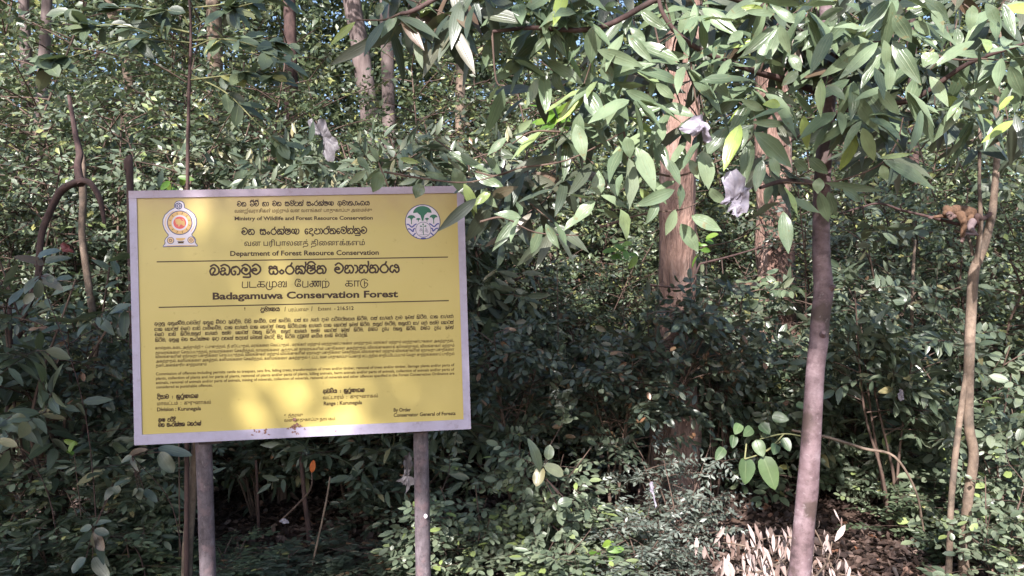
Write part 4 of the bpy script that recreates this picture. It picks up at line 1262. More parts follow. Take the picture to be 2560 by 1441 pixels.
L8 = [(912, 0, 735, 182, 112), (735, 160, 558, 140, 56), (890, 80, 988, 242, 92), (608, 48, 423, 112, 62), (552, 150, 373, 272, 72), (240, 142, 32, 318, 70), (242, 150, 173, 352, 66), (246, 140, 302, 312, 62),
      (405, 168, 300, 312, 70), (305, 310, 367, 402, 70), (200, 160, 100, 418, 62), (415, 120, 240, 90, 60), (220, 82, 40, 60, 45), (745, 240, 486, 438, 84), (800, 240, 588, 440, 72), (832, 225, 866, 412, 72),
      (820, 300, 698, 488, 72), (880, 230, 1037, 472, 92), (1168, 245, 983, 190, 62), (1130, 300, 1050, 370, 110), (1030, 420, 975, 608, 96), (1070, 480, 1092, 692, 56), (655, 515, 807, 757, 80), (712, 720, 782, 912, 76),
      (672, 750, 598, 967, 86), (825, 900, 1132, 1048, 76), (805, 890, 1002, 865, 32), (1042, 620, 1008, 848, 72), (500, 1030, 837, 1085, 48), (600, 1060, 708, 1137, 62), (412, 890, 522, 985, 70), (470, 1002, 458, 1092, 68),
      (265, 1190, 296, 1428, 86), (246, 1140, 68, 1217, 66), (306, 1120, 482, 1197, 56), (268, 1050, 372, 1222, 62), (200, 1040, 158, 1152, 62), (100, 745, 338, 945, 112), (150, 900, 108, 1078, 70),
      (268, 610, 78, 662, 42), (300, 600, 357, 742, 72), (272, 700, 88, 690, 50), (380, 650, 402, 842, 62), (1382, 350, 1380, 543, 82), (1492, 330, 1468, 492, 72), (1540, 370, 1618, 545, 78), (1410, 312, 1213, 298, 50),
      (1612, 262, 1400, 280, 50), (1242, 160, 1256, 272, 62), (1332, 30, 1318, 172, 72), (1402, 20, 1492, 152, 72), (1502, 20, 1572, 212, 62), (1062, 0, 1212, 122, 80), (1502, 640, 1398, 835, 52), (1560, 680, 1388, 795, 52),
      (480, 440, 470, 655, 62), (540, 180, 418, 402, 84), (350, 400, 258, 482, 62), (420, 200, 440, 400, 84), (620, 120, 500, 250, 72), (960, 60, 1080, 30, 60), (1000, 120, 1100, 200, 60), (1100, 60, 1180, 180, 66),
      (780, 380, 840, 560, 70), (870, 320, 860, 540, 64), (1090, 430, 1200, 600, 70), (1180, 540, 1280, 620, 60), (1340, 480, 1340, 660, 50), (1250, 600, 1230, 680, 50), (1560, 540, 1480, 620, 60), (1600, 440, 1560, 640, 60),
      (650, 240, 560, 300, 50), (700, 60, 620, 20, 60), (800, 500, 920, 650, 70), (1030, 580, 1150, 640, 40), (930, 740, 1000, 785, 40), (510, 480, 620, 560, 60), (160, 620, 20, 560, 56), (330, 130, 200, 30, 60), (60, 720, 10, 860, 60),
      (250, 590, 155, 585, 60), (340, 520, 440, 660, 60), (820, 930, 850, 1020, 56), (470, 1080, 520, 1260, 70), (520, 1080, 560, 1225, 60), (330, 900, 400, 965, 60), (190, 880, 245, 1000, 60), (1450, 620, 1340, 640, 40), (1600, 120, 1500, 100, 60)]
L6 = [(1060, 112, 933, 283, 76), (1092, 100, 1222, 293, 86), (945, 20, 905, 120, 70), (850, 270, 690, 425, 80), (745, 165, 545, 345, 60), (1100, 275, 1192, 392, 90), (1190, 300, 1252, 522, 62), (1312, 0, 1240, 125, 92), (1385, 0, 1472, 155, 122),
      (1450, 95, 1642, 322, 82), (1190, 180, 1352, 285, 90), (1340, 130, 1412, 305, 80), (1310, 300, 1392, 315, 60), (1230, 20, 1370, 100, 60), (1150, 60, 1010, 130, 60), (1090, 90, 1120, 260, 70), (1000, 30, 900, 90, 50), (910, 200, 850, 110, 60),
      (1440, 1140, 1755, 1272, 80), (935, 1290, 880, 1446, 118), (1242, 1378, 1196, 1488, 104), (1490, 1262, 1562, 1468, 120), (1262, 1300, 1442, 1345, 56), (830, 1280, 688, 1388, 60), (1560, 1380, 1660, 1600, 80), (1640, 1300, 1830, 1400, 96), (1600, 1400, 1640, 1640, 90),
      (1700, 1330, 1900, 1440, 90), (1760, 1440, 1640, 1540, 80), (1690, 1420, 1800, 1560, 90), (1730, 1180, 1850, 1330, 70), (1080, 1190, 1225, 1225, 50), (760, 1180, 850, 1280, 70), (1210, 440, 1240, 510, 40)]


def make_cinnamon():
    base = at(1962, 1640, 3.25)
    base = np.array([base[0], 3.25, ground_z(base[0], 3.25)])
    o = thing("cinnamon_tree", "smooth pinkish leaning trunk with big hanging lance leaves spreading across the top right", "tree", base)
    T = lambda *p: [at(x, y, Y) for x, y, Y in p]
    tr = [(1970, 1620, 3.25), (1998, 1441, 3.25), (2012, 1290, 3.25), (2018, 1220, 3.25), (2030, 1050, 3.25), (2038, 920, 3.25), (2047, 850, 3.25), (2050, 800, 3.25), (2059, 725, 3.25), (2054, 650, 3.25), (2053, 540, 3.25), (2057, 430, 3.22), (2066, 300, 3.2), (2072, 200, 3.15), (2066, 60, 3.1), (2060, -120, 3.05)]
    wd = [56, 53, 50, 52, 46, 45, 47, 46, 49, 44, 42, 40, 38, 36, 30, 26]
    c = curve([np.array([base[0] - .01, base[1], base[2] - .05])] + T(*tr), 5)
    w = np.interp(np.linspace(0, 1, len(c)), np.linspace(0, 1, len(wd) + 1), [60] + wd) / FPX * 3.25 * .5
    mb = MB()
    mb.tube(c, w, 20, wob=.09, seed=2.0)
    for px, py, dx in ((2082, 722, 1), (2058, 838, .3)):          # healed branch stubs
        a = at(px - 14 * dx, py + 4, 3.24); b = at(px + 4 * dx, py - 6, 3.20 if dx > .5 else 3.185)
        mb.tube([a, (a + b) / 2, b], [.02, .016, .008], 10, cap=True)
    mb.build("trunk", M['smooth_bark'], o)
    lim = [[(2066, 300, 3.2), (2150, 262, 3.1), (2280, 250, 2.95), (2420, 160, 2.8), (2560, 110, 2.7)],
           [(2056, 470, 3.22), (2010, 455, 3.0), (1950, 455, 2.8), (1900, 470, 2.7)],
           [(2068, 240, 3.2), (1960, 200, 3.0), (1890, 180, 2.9), (1740, 120, 2.75), (1660, 40, 2.7), (1640, -60, 2.7)],
           [(2066, 130, 3.1), (1900, 20, 2.9), (1700, -20, 2.75), (1500, 70, 2.7), (1330, 70, 2.65), (1230, 80, 2.6)],
           [(1700, -20, 2.75), (1440, -50, 2.7), (1180, -40, 2.6), (1040, 25, 2.55), (1000, 35, 2.55)],
           [(2070, 170, 3.1), (2180, 60, 2.85), (2300, -40, 2.7), (2450, -80, 2.6)]]
    for l in lim:
        mb = MB()
        cc = curve(T(*l), 6)
        mb.tube(cc, np.linspace(.016, .006, len(cc)), 7)
        mb.build("limb", M['dark_bark'], o)
    mb = MB()
    tw = [[(1950, 455, 2.8), (2070, 458, 2.75), (2190, 418, 2.7), (2240, 360, 2.68), (2258, 294, 2.66)],
          [(1500, 570, 2.9), (1610, 535, 2.85), (1700, 525, 2.85), (1760, 500, 2.9)], [(1200, 555, 2.7), (1260, 545, 2.72), (1340, 582, 2.78), (1460, 590, 2.85)],
          [(1650, -40, 2.75), (1670, 30, 2.75), (1684, 76, 2.75)], [(1725, 142, 2.7), (1738, 240, 2.68), (1760, 340, 2.7), (1764, 362, 2.7)], [(1500, 70, 2.7), (1480, 150, 2.75), (1460, 210, 2.75)],
          [(1630, 30, 2.75), (1650, 120, 2.72), (1690, 230, 2.7), (1700, 260, 2.7)], [(1230, 80, 2.6), (1240, 200, 2.6), (1262, 215, 2.6)], [(1640, 435, 2.8), (1700, 440, 2.8), (1800, 400, 2.75), (1900, 330, 2.75)],
          [(1400, 330, 2.75), (1330, 330, 2.72), (1280, 360, 2.7)], [(2340, 140, 2.75), (2400, 150, 2.7), (2470, 148, 2.68), (2540, 160, 2.68)], [(1900, 180, 2.9), (1940, 70, 2.8), (1945, 65, 2.8)],
          [(2160, 100, 2.8), (2195, 105, 2.75), (2230, 90, 2.75)], [(1190, 430, 2.8), (1240, 440, 2.8), (1300, 420, 2.8)], [(1750, 620, 4.0), (1840, 600, 3.9), (1900, 560, 3.7)], [(1560, 330, 2.75), (1570, 395, 2.75), (1571, 480, 2.75)],
          [(1000, 35, 2.55), (960, 50, 2.55), (890, 50, 2.55)], [(960, 430, 2.75), (1080, 450, 2.75), (1180, 455, 2.78), (1300, 420, 2.8)], [(1300, 420, 2.8), (1420, 400, 2.8), (1560, 330, 2.78)]]
    for l in tw:
        cc = curve(T(*l), 5)
        mb.tube(cc, np.linspace(.0045, .0022, len(cc)), 5)
    mb.build("twigs", M['twig'], o)
    cm = MB()
    rows = zleaf(L7, 1200, 0, 2.2514) + zleaf(L8, 1840, 0, 2.2514) + zleaf(L6, 640, 0, 3.0016)
    P, D, Nn, LL, W, DR = [], [], [], [], [], []
    for bx, by, tx, ty, w in rows:
        Y = R.uniform(2.55, 2.85)
        if bx < 1230 and by > 360:
            Y = R.uniform(2.9, 3.15)
        if bx > 1880:
            Y = R.uniform(2.45, 2.8)
        a = at(bx, by, Y)
        b = at(tx, ty, Y)
        l = np.linalg.norm(b - a)
        b = at(tx, ty, Y + R.uniform(-.4, .3) * l)
        d = b - a
        view = nrm(np.array([0, 0, CAMZ]) - a)
        n = view + .5 * R.standard_normal(3) + np.array([-.12, 0, .45])
        n = n - nrm(d) * (n @ nrm(d))
        P.append(a); D.append(d); Nn.append(n); LL.append(np.linalg.norm(d)); W.append(w * .95 / FPX * Y); DR.append(R.uniform(.02, .16))
        cm_t = nrm(d)
    for q in range(58):
        x, y = R.uniform(1680, 2600), R.uniform(-30, 330)
        if R.random() < .35:
            x, y = R.uniform(1250, 1750), R.uniform(-60, 330)
        Y = R.uniform(2.6, 3.0)
        c = at(x, y, Y)
        az = R.uniform(0, 6.28)
        for z in range(R.integers(4, 7)):
            az += 6.28 / 5.5 + .3 * R.standard_normal()
            d = nrm(np.array([math.cos(az), -.25 + .5 * math.sin(az), -.55 + .4 * R.standard_normal()]))
            l = R.uniform(.13, .22)
            P.append(c + .02 * d); D.append(d); Nn.append(np.array([.5 * R.standard_normal(), -.6, .8]) + .3 * R.standard_normal(3)); LL.append(l); W.append(l * R.uniform(.21, .29)); DR.append(R.uniform(.05, .3))
    cm.leaves(P, D, Nn, LL, W, fold=.28, droop=DR, kind='lance', res=2, wave=.18)
    # the rest of the crown: leaves behind those in hanging whorls, their darker colour painting the shade
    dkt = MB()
    cen = []
    while len(cen) < 88:
        x, y = R.uniform(1180, 2620), R.uniform(-40, 640)
        lim_y = 600 if x < 1520 else (520 if x < 1950 else (330 if x < 2150 else 400))
        if y > lim_y or (x < 1450 and y < 250 and R.random() < .75) or (x < 1300 and y < 380):
            continue
        if 1640 < x < 1960 and y > 240 and R.random() < .6:
            continue
        cen.append(at(x, y, R.uniform(2.85, 3.35)))
    for q in range(16):
        cen.append(at(R.uniform(960, 1220), R.uniform(-60, 70), R.uniform(2.55, 2.9)))
    for q in range(10):
        cen.append(at(R.uniform(1245, 1340), R.uniform(430, 540), R.uniform(3.0, 3.3)))
    P, D, Nn, LL, W, DR = [], [], [], [], [], []
    for a in cen:
        az = R.random() * 6.28
        for q in range(R.integers(4, 8)):
            az += 6.28 / 6 + .4 * R.standard_normal()
            d = nrm(np.array([math.cos(az), math.sin(az) * .7, -.75 + .45 * R.standard_normal()]))
            n = np.array([.45 * R.standard_normal(), -.75, .6]) + .35 * R.standard_normal(3)
            l = R.uniform(.12, .22)
            P.append(a + d * .02 + .025 * R.standard_normal(3)); D.append(d); Nn.append(n); LL.append(l); W.append(l * R.uniform(.21, .3)); DR.append(R.uniform(.05, .3))
    for a in cen:
        e = a + np.array([.12 * R.standard_normal(), .1 + .05 * R.random(), .12 + .08 * R.random()])
        dkt.tube(curve([e, (a + e) / 2 + .015 * R.standard_normal(3), a], 3), [.0038, .0036, .0033, .003, .0028, .0025, .0022], 4)
    dkt.build("twiglets", M['twig'], o)
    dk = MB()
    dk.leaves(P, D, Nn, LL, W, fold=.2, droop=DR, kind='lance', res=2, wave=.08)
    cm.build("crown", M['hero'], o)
    dk.build("shaded_leaves", M['hero_dark'], o)


make_cinnamon()


# ------------------------------------------------------------------ forked sapling on the right, with the monkey in its fork
def stems(mb, lines, k=5, sides=9, wob=.04):
    for l, w in lines:
        c = curve([at(*p) for p in l], k)
        ws = np.interp(np.linspace(0, 1, len(c)), np.linspace(0, 1, len(w)), w) / FPX * l[0][2] * .5
        mb.tube(c, ws, sides, wob=wob, cap=True, seed=l[0][0])


YM = 4.15
b0 = at(2404, 1520, YM)
o = thing("forked_sapling", "pale tan forked sapling holding the monkey at right", "tree", (b0[0], YM, ground_z(b0[0], YM)))
gz = ground_z(b0[0], YM)
pyg = CY + (CAMZ - gz + .05) * FPX / YM
for l, w in (([(2402, pyg, YM), (2408, 1441, YM), (2417, 1271, YM), (2434, 1142, YM), (2421, 1055, YM), (2423, 892, YM), (2428, 780, YM), (2434, 687, YM), (2445, 650, YM)], [27, 26, 25, 24, 24, 25, 25, 25, 22]),
             ([(2362, pyg, YM - .03), (2371, 1441, YM - .03), (2379, 1240, YM - .03), (2397, 1066, YM - .02), (2414, 950, YM), (2422, 890, YM)], [17, 16, 15, 15, 14, 13]),
             ([(2438, 670, YM), (2444, 640, YM - .02), (2449, 590, YM - .04), (2452, 554, YM - .05), (2450, 500, YM - .05), (2448, 450, YM - .04), (2449, 300, YM), (2440, 160, YM), (2430, 20, YM), (2428, -80, YM)], [15, 14, 13, 11, 9, 8, 8, 7, 6, 5]),
             ([(2442, 660, YM), (2458, 620, YM), (2468, 589, YM), (2480, 537, YM), (2484, 500, YM), (2487, 467, YM), (2492, 400, YM), (2490, 300, YM), (2500, 120, YM), (2516, -80, YM)], [22, 21, 20, 19, 18, 17, 15, 14, 12, 10]),
             ([(2433, 640, YM + .02), (2426, 610, YM + .03), (2420, 590, YM + .05), (2414, 570, YM + .08)], [9, 8, 7, 5])):
    mb = MB()
    stems(mb, [(l, w)])
    mb.build("stem", M['tan_bark'], o)
mb = MB()
stems(mb, [([(2482, 530, YM), (2468, 542, YM - .02), (2452, 548, YM - .05), (2444, 540, YM - .06), (2443, 552, YM - .05), (2446, 562, YM - .04)], [11, 12, 14, 15, 12, 8]),
           ([(2100, 534, YM - .1), (2150, 520, YM - .08), (2199, 509, YM - .06), (2254, 526, YM - .04), (2300, 537, YM - .03), (2345, 548, YM - .01), (2400, 562, YM + .02), (2440, 566, YM + .02)], [4, 5, 6, 6, 7, 8, 9, 9]),
           ([(2254, 526, YM - .04), (2252, 514, YM - .05), (2262, 507, YM - .05)], [3, 3, 2]), ([(2199, 509, YM - .06), (2196, 500, YM - .06), (2203, 504, YM - .06)], [4, 3, 2])], sides=7)
mb.build("branch", M['dark_bark'], o)
mb = MB()
cen = [at(R.uniform(2180, 2270), R.uniform(530, 590), YM - .02) for q in range(6)] + [at(R.uniform(2380, 2600), R.uniform(-60, 330), YM + .2 * R.standard_normal()) for q in range(40)] + [at(R.uniform(2490, 2560), R.uniform(380, 560), YM + .1) for q in range(8)]
sprays(mb, cen, R.standard_normal((len(cen), 3)) * [1, 1, .3], 6, .16, .1, .45, 'oval', 1)
mb.build("foliage", M['lance'], o)


def make_monkey():
    k = YM / FPX
    cen = at(2415, 545, YM - .02)
    P = lambda zx, zy, dy=0.0: at(2320 + zx / 10.29, 480 + zy / 10.29, YM - .02 + dy)
    px = lambda r: r / 10.29 * k
    balls = []                                                        # centre, radius, material

    def chain(pts, m, n=6):
        for (a, ra), (b, rb) in zip(pts[:-1], pts[1:]):
            for q in range(n + 1):
                t = q / n
                balls.append((a + (b - a) * t, ra + (rb - ra) * t, m))
    # trunk
    chain([(P(740, 500, -.015), px(135)), (P(840, 545, 0), px(165)), (P(960, 560, .02), px(178)), (P(1080, 600, .03), px(180)), (P(1190, 640, .035), px(165)), (P(1260, 690, .04), px(120))], 0)
    chain([(P(1060, 690, .0), px(120)), (P(1170, 730, .01), px(90))], 0)
    # head
    balls.append((P(590, 520, -.05), px(118), 0)); balls.append((P(540, 470, -.04), px(95), 0)); balls.append((P(660, 520, -.045), px(105), 0)); balls.append((P(520, 560, -.05), px(80), 0))
    chain([(P(600, 600, -.072), px(78)), (P(625, 660, -.078), px(60)), (P(628, 690, -.08), px(46))], 1)
    chain([(P(535, 585, -.078), px(30)), (P(600, 572, -.086), px(28)), (P(665, 580, -.078), px(30))], 1)
    balls.append((P(690, 640, -.055), px(60), 1)); balls.append((P(735, 455, -.03), px(34), 1)); balls.append((P(480, 500, -.03), px(26), 1))
    # far arm along the branch
    chain([(P(700, 600, -.02), px(90)), (P(560, 640, -.03), px(58)), (P(420, 630, -.035), px(46)), (P(270, 648, -.03), px(36)), (P(215, 655, -.03), px(34))], 0)
    for q in range(4):
        chain([(P(225, 640 + 8 * q, -.04), px(15)), (P(150, 645 + 12 * q, -.045), px(12)), (P(105 + 8 * q, 662 + 14 * q, -.035), px(10))], 1, 4)
    chain([(P(220, 660, -.04), px(14)), (P(190, 695, -.045), px(11))], 1, 3)
    # near arm hanging down
    chain([(P(860, 610, -.06), px(110)), (P(915, 740, -.075), px(82)), (P(930, 860, -.075), px(70)), (P(905, 1000, -.07), px(58)), (P(890, 1100, -.065), px(46))], 0)
    balls.append((P(885, 1150, -.065), px(44), 1))
    for q in range(4):
        chain([(P(860 + 16 * q, 1170, -.068), px(15)), (P(858 + 16 * q, 1215, -.07), px(13)), (P(866 + 12 * q, 1250, -.062), px(10))], 1, 4)
    chain([(P(925, 1130, -.068), px(15)), (P(950, 1175, -.068), px(11))], 1, 3)
    # folded hind leg with pale inner fur, foot forward
    chain([(P(1130, 760, -.02), px(90)), (P(1070, 880, -.035), px(74)), (P(1110, 960, -.045), px(72)), (P(1180, 1030, -.04), px(52))], 2)
    chain([(P(1180, 1030, -.04), px(46)), (P(1110, 1050, -.05), px(36)), (P(985, 1030, -.055), px(30))], 2)
    chain([(P(1200, 1045, -.038), px(46)), (P(1225, 1060, -.036), px(38))], 2, 2)
    for q in range(4):
        chain([(P(985, 1018 + 12 * q, -.058), px(13)), (P(950, 1050 + 14 * q, -.058), px(10))], 1, 3)
    import bmesh
    bm = bmesh.new()
    from mathutils import Matrix
    for c, r, m in balls:
        bmesh.ops.create_icosphere(bm, subdivisions=2, radius=r, matrix=Matrix.Translation(Vector(c - cen)))
    me = bpy.data.meshes.new("tmp")
    bm.to_mesh(me); bm.free()
    ob = bpy.data.objects.new("tmp", me)
    COL.objects.link(ob)
    md = ob.modifiers.new("r", 'REMESH'); md.mode = 'VOXEL'; md.voxel_size = .0016
    sm = ob.modifiers.new("s", 'SMOOTH'); sm.iterations = 5; sm.factor = .5
    me2 = bpy.data.meshes.new_from_object(ob.evaluated_get(bpy.context.evaluated_depsgraph_get()))
    bpy.data.objects.remove(ob)
    me2.name = "monkey"
    C = np.array([c - cen for c, r, m in balls]); Rr = np.array([r for c, r, m in balls]); Mi = np.array([m for c, r, m in balls])
    fc = np.zeros(len(me2.polygons) * 3); me2.polygons.foreach_get("center", fc); fc = fc.reshape(-1, 3)
    mi = np.zeros(len(fc), np.int32)
    for s in range(0, len(fc), 4000):
        d = np.linalg.norm(fc[s:s + 4000, None] - C[None], axis=2) - Rr[None]
        mi[s:s + 4000] = Mi[d.argmin(1)]
    me2.materials.clear()
    for q in ('fur', 'skin', 'belly'):
        me2.materials.append(M[q])
    me2.polygons.foreach_set("material_index", mi)
    me2.polygons.foreach_set("use_smooth", np.ones(len(fc), bool))
    o = bpy.data.objects.new("brown_monkey", me2)
    o.location = [float(x) for x in cen]
    COL.objects.link(o)
    o.scale = (1.12, 1.12, 1.12)
    tag(o, "brown monkey crouching on a thin branch in the fork of the sapling", "monkey")
    for zx in (560, 640):
        mb = MB()
        c = P(zx, 607, -.0965)
        th = np.linspace(0, 6.283, 9)[:-1]
        r = px(20)
        v = [c + r * np.array([math.cos(t) * 1.2, 0, math.sin(t) * .8]) for t in th] + [c + [0, -r * .6, 0]]
        mb.add(v, [[i, (i + 1) % 8, 8, 8] for i in range(8)])
        mb.build("eye", M['black'], o)


make_monkey()


# ------------------------------------------------------------------ slender sapling, liana, thin stems, stumps
def stem_thing(name, label, cat, lines, mat, part="stem", group=None, wob=.06):
    Y = lines[0][0][0][2]
    x = at(lines[0][0][0][0], 0, Y)[0]
    o = thing(name, label, cat, (x, Y, ground_z(x, Y)), group)
    for l, w in lines:
        mb = MB()
        l = list(l)
        stems(mb, [(l, w)], wob=wob)
        mb.build(part, M[mat], o)
    return o


def footed(px, Y, *rest):
    x = (px - CX) / FPX * Y
    return [(px, CY + (CAMZ - ground_z(x, Y) + .06) * FPX / Y, Y)] + [(a, b, Y) for a, b in rest]


o = stem_thing("slender_sapling", "slender dark red sapling with whorled green branches rising behind the sign", "tree", [(footed(466, 3.9, (469, 465), (471, 300), (474, 180), (477, 110), (476, 40), (468, -60)), [13, 9, 8.5, 8, 7, 6, 5])], 'dark_bark')
tw = MB(); lf = MB()
ends = []
for l in ([(475, 108), (400, 100), (316, 100), (240, 122), (120, 160)], [(474, 82), (400, 66), (320, 64), (240, 70)], [(474, 145), (430, 115), (384, 88), (300, 62), (200, 70)], [(472, 60), (440, 30), (300, 20), (180, 30)], [(484, 70), (547, 33), (633, 8), (700, -10)], [(482, 102), (560, 98), (640, 100), (720, 112)],
          [(482, 120), (540, 98), (627, 112), (700, 150)], [(480, 188), (566, 233), (640, 306), (700, 360)], [(484, 20), (560, 10), (640, -20)], [(478, 200), (560, 190), (640, 180), (740, 210)]):
    yy = 3.9 + R.uniform(-.5, .3)
    c = curve([at(a, b, 3.9 + (yy - 3.9) * i / (len(l) - 1)) for i, (a, b) in enumerate(l)], 5)
    tw.tube(c, np.linspace(.005, .0018, len(c)), 5)
    for q in range(7):
        i = R.integers(len(c) // 3, len(c))
        ends.append((c[i], c[-1] - c[0]))
tw.build("branches", M['green_twig'], o)
P, D = np.array([e[0] for e in ends]), np.array([e[1] for e in ends])
for q in range(3):
    d = nrm(D) + .9 * R.standard_normal(D.shape) * [1, .6, .35] - [0, 0, .2]
    lf.leaves(P, d, R.standard_normal(P.shape) * .35 + [0, -.6, .8], R.uniform(.09, .15, len(P)), R.uniform(.045, .07, len(P)), kind='oval', res=1, droop=.15)
lf.build("foliage", M['oval'], o)

stem_thing("liana", "thick dark reddish liana arching over at the left of the sign", "vine", [(footed(26, 5.0, (31, 900), (49, 834), (69, 764), (94, 695), (101, 615), (111, 566), (132, 514), (153, 476), (187, 457), (208, 452), (229, 462), (250, 500), (262, 560)), [17, 18, 17, 19, 16, 15, 17, 18, 20, 19, 17, 16, 14, 9]), ([(203, 462, 5.0), (197, 440, 5.02), (194, 412, 5.05), (198, 385, 5.1), (188, 340, 5.15), (182, 300, 5.2), (172, 240, 5.25)], [22, 19, 17, 17, 14, 13, 9]), ([(136, 508, 5.0), (120, 500, 4.98), (108, 505, 4.95)], [6, 5, 3])], 'dark_bark', wob=.35)
stem_thing("slender_tree", "pale tan stem running straight up through the arch of the liana", "tree", [(footed(252, 5.6, (243, 900), (229, 764), (219, 695), (208, 615), (205, 567), (208, 504), (207, 470), (208, 410), (206, 380)), [22, 19, 18, 17, 16, 17, 18, 14, 6])], 'tan_bark')
stem_thing("stub", "short broken grey stub beside the sign's top left corner", "stump", [(footed(345, 5.0, (325, 470), (318, 430), (318, 405), (321, 396), (323, 390)), [22, 18, 17, 17, 13, 4])], 'dark_bark', wob=.2)
stem_thing("slender_tree", "tan stem standing just left of the left sign post", "tree", [(footed(462, 3.95, (467, 1441), (470, 1353), (485, 1177), (492, 1080), (500, 980)), [28, 27, 26, 22, 20, 18])], 'tan_bark')
stem_thing("stump", "dark stump on the litter between the two sign posts", "stump", [(footed(728, 5.0, (731, 1420), (731, 1350), (732, 1335)), [32, 26, 25, 20])], 'dark_bark', wob=.2)
stem_thing("slender_tree", "thin dark stem between the stump and the left sign post", "tree", [(footed(644, 4.9, (645, 1400), (646, 1300), (640, 1150)), [10, 8, 8, 6])], 'dark_bark')
stem_thing("slender_tree", "dark leaning stem right of the stump below the sign", "tree", [(footed(770, 4.8, (775, 1430), (772, 1330), (762, 1250), (750, 1120)), [18, 15, 14, 12, 9])], 'dark_bark')
stem_thing("dead_twig", "pale dead twig leaning upright below the middle of the sign", "twig", [(footed(776, 4.3, (780, 1420), (804, 1310), (818, 1240), (825, 1192)), [8, 6, 5, 5, 4])], 'tan_bark')
stem_thing("slender_tree", "thin dark stem at the left edge of the photo", "tree", [(footed(12, 4.6, (16, 1200), (22, 1000), (26, 850), (20, 700)), [16, 15, 14, 12, 9])], 'dark_bark')
stem_thing("slender_tree", "crooked thin stem between the smooth leaning tree and the forked sapling", "tree", [(footed(2300, 5.6, (2304, 1230), (2280, 1160), (2274, 1090), (2276, 960), (2282, 700), (2288, 600)), [14, 13, 12, 10, 9, 8, 6])], 'tan_bark')
stem_thing("dead_branch", "pale dead branch slanting down between the smooth leaning tree and the forked sapling", "branch", [([(1980, 1076, 4.5), (2070, 1094, 4.4), (2160, 1122, 4.3), (2236, 1142, 4.25), (2290, 1230, 4.3), (2310, 1330, 4.35)], [6, 7, 7, 6, 5, 4])], 'tan_bark')
stem_thing("dead_branch", "bare brown twig crossing the stout flaky trunk", "branch", [([(1750, 660, 5.0), (1716, 716, 5.0), (1618, 712, 5.0)], [5, 6, 5]), ([(1750, 660, 5.0), (1830, 640, 4.9), (1930, 610, 4.8)], [5, 5, 3])], 'dark_bark')
stem_thing("dead_branch", "thin twig with an orange leaf below the middle of the sign", "twig", [([(699, 1305, 4.6), (752, 1253, 4.55), (778, 1218, 4.5), (779, 1170, 4.5)], [5, 5, 4, 3])], 'twig')
q = thing("orange_leaf", "single orange leaf standing on the thin twig below the sign", "leaf", at(779, 1180, 4.5))
mb = MB()
mb.leaves([at(780, 1182, 4.49)], [at(783, 1152, 4.49) - at(780, 1182, 4.49)], [[0, -1, .2]], .074, .036, kind='oval', res=2)
mb.build("blade", M['orange'], q)

# bright fresh sprouts and single big leaves
for lab, px, py, Y, n, L in (("bright green sprout above the sign's top left edge", 428, 462, 4.2, 7, .075), ("bright yellow green sprout low in front of the pale shrub", 1494, 1388, 3.95, 9, .085), ("yellow green leaves glowing behind the hanging cinnamon leaves", 1385, 290, 5.5, 14, .16),
                             ("yellow green fresh leaf sprig among the dark leaves left of the left post", 185, 1135, 4.1, 4, .07), ("yellow green leaf tuft just left of the stout flaky trunk", 1555, 640, 5.0, 10, .1), ("yellow green leaves right of the stout flaky trunk", 1765, 610, 5.0, 7, .09)):
    c = at(px, py, Y)
    x, z = c[0], ground_z(c[0], Y)
    o = thing("sprout", lab, "plant", (x, Y, z))
    mb = MB()
    mb.tube(curve([[x + .04, Y + .02, z - .03], [x + .03, Y + .02, (z + c[2]) / 2], c], 5), np.linspace(.005, .002, 11), 5)
    mb.build("stem", M['twig'], o)
    th = np.linspace(0, 6.28, n, endpoint=False) + .3 * R.standard_normal(n)
    d = np.stack([np.cos(th), -.35 + .3 * R.standard_normal(n), .55 * np.sin(th)], -1)
    mb = MB()
    mb.leaves(c + .03 * R.standard_normal((n, 3)), d, R.standard_normal((n, 3)) * .4 + [0, -.8, .6], L * R.uniform(.7, 1.2, n), L * .45, kind='oval', res=2, droop=.15)
    mb.build("leaves", M['fresh'], o)

o = thing("broad_leaved_plant", "plant with two large heart-shaped green leaves hanging left of the smooth leaning tree", "plant", (at(1890, 0, 3.9)[0], 3.9, ground_z(1.27, 3.9)))
mb = MB()
for l in ([(2010, 1092, 3.95), (1960, 1085, 3.9), (1900, 1098, 3.85)], [(1960, 1100, 3.9), (1900, 1135, 3.85), (1862, 1148, 3.82)], [(1862, 1148, 3.82), (1866, 1110, 3.85)], [(1900, 1135, 3.85), (1925, 1122, 3.85), (1960, 1085, 3.9)], [(2010, 1092, 3.95), (2000, 1300, 3.95), (1980, 1640, 3.95)]):
    mb.tube(curve([at(*p) for p in l], 4), .004, 5)
mb.build("stalks", M['green_twig'], o)
mb = MB()
for a, b, w in (((1864, 1143), (1866, 1212), 56), ((1908, 1140), (1940, 1226), 56), ((1890, 1100), (1908, 1142), 38), ((1835, 1088), (1832, 1120), 26), ((1958, 1095), (1975, 1128), 30), ((1900, 1060), (1925, 1085), 34), ((1930, 1040), (1972, 1050), 34), ((1850, 1060), (1838, 1085), 30), ((1940, 1110), (1935, 1136), 30), ((1810, 1120), (1790, 1150), 30), ((1880, 1070), (1860, 1090), 30), ((1990, 1010), (2020, 1020), 22)):
    p, q = at(*a, 3.84), at(*b, 3.8)
    mb.leaves([p], [q - p], [[.2 * R.standard_normal(), -1, .35]], np.linalg.norm(q - p), w / FPX * 3.84, kind='broad', res=2, droop=.1, wave=.06)
mb.build("leaves", M['broad'], o)

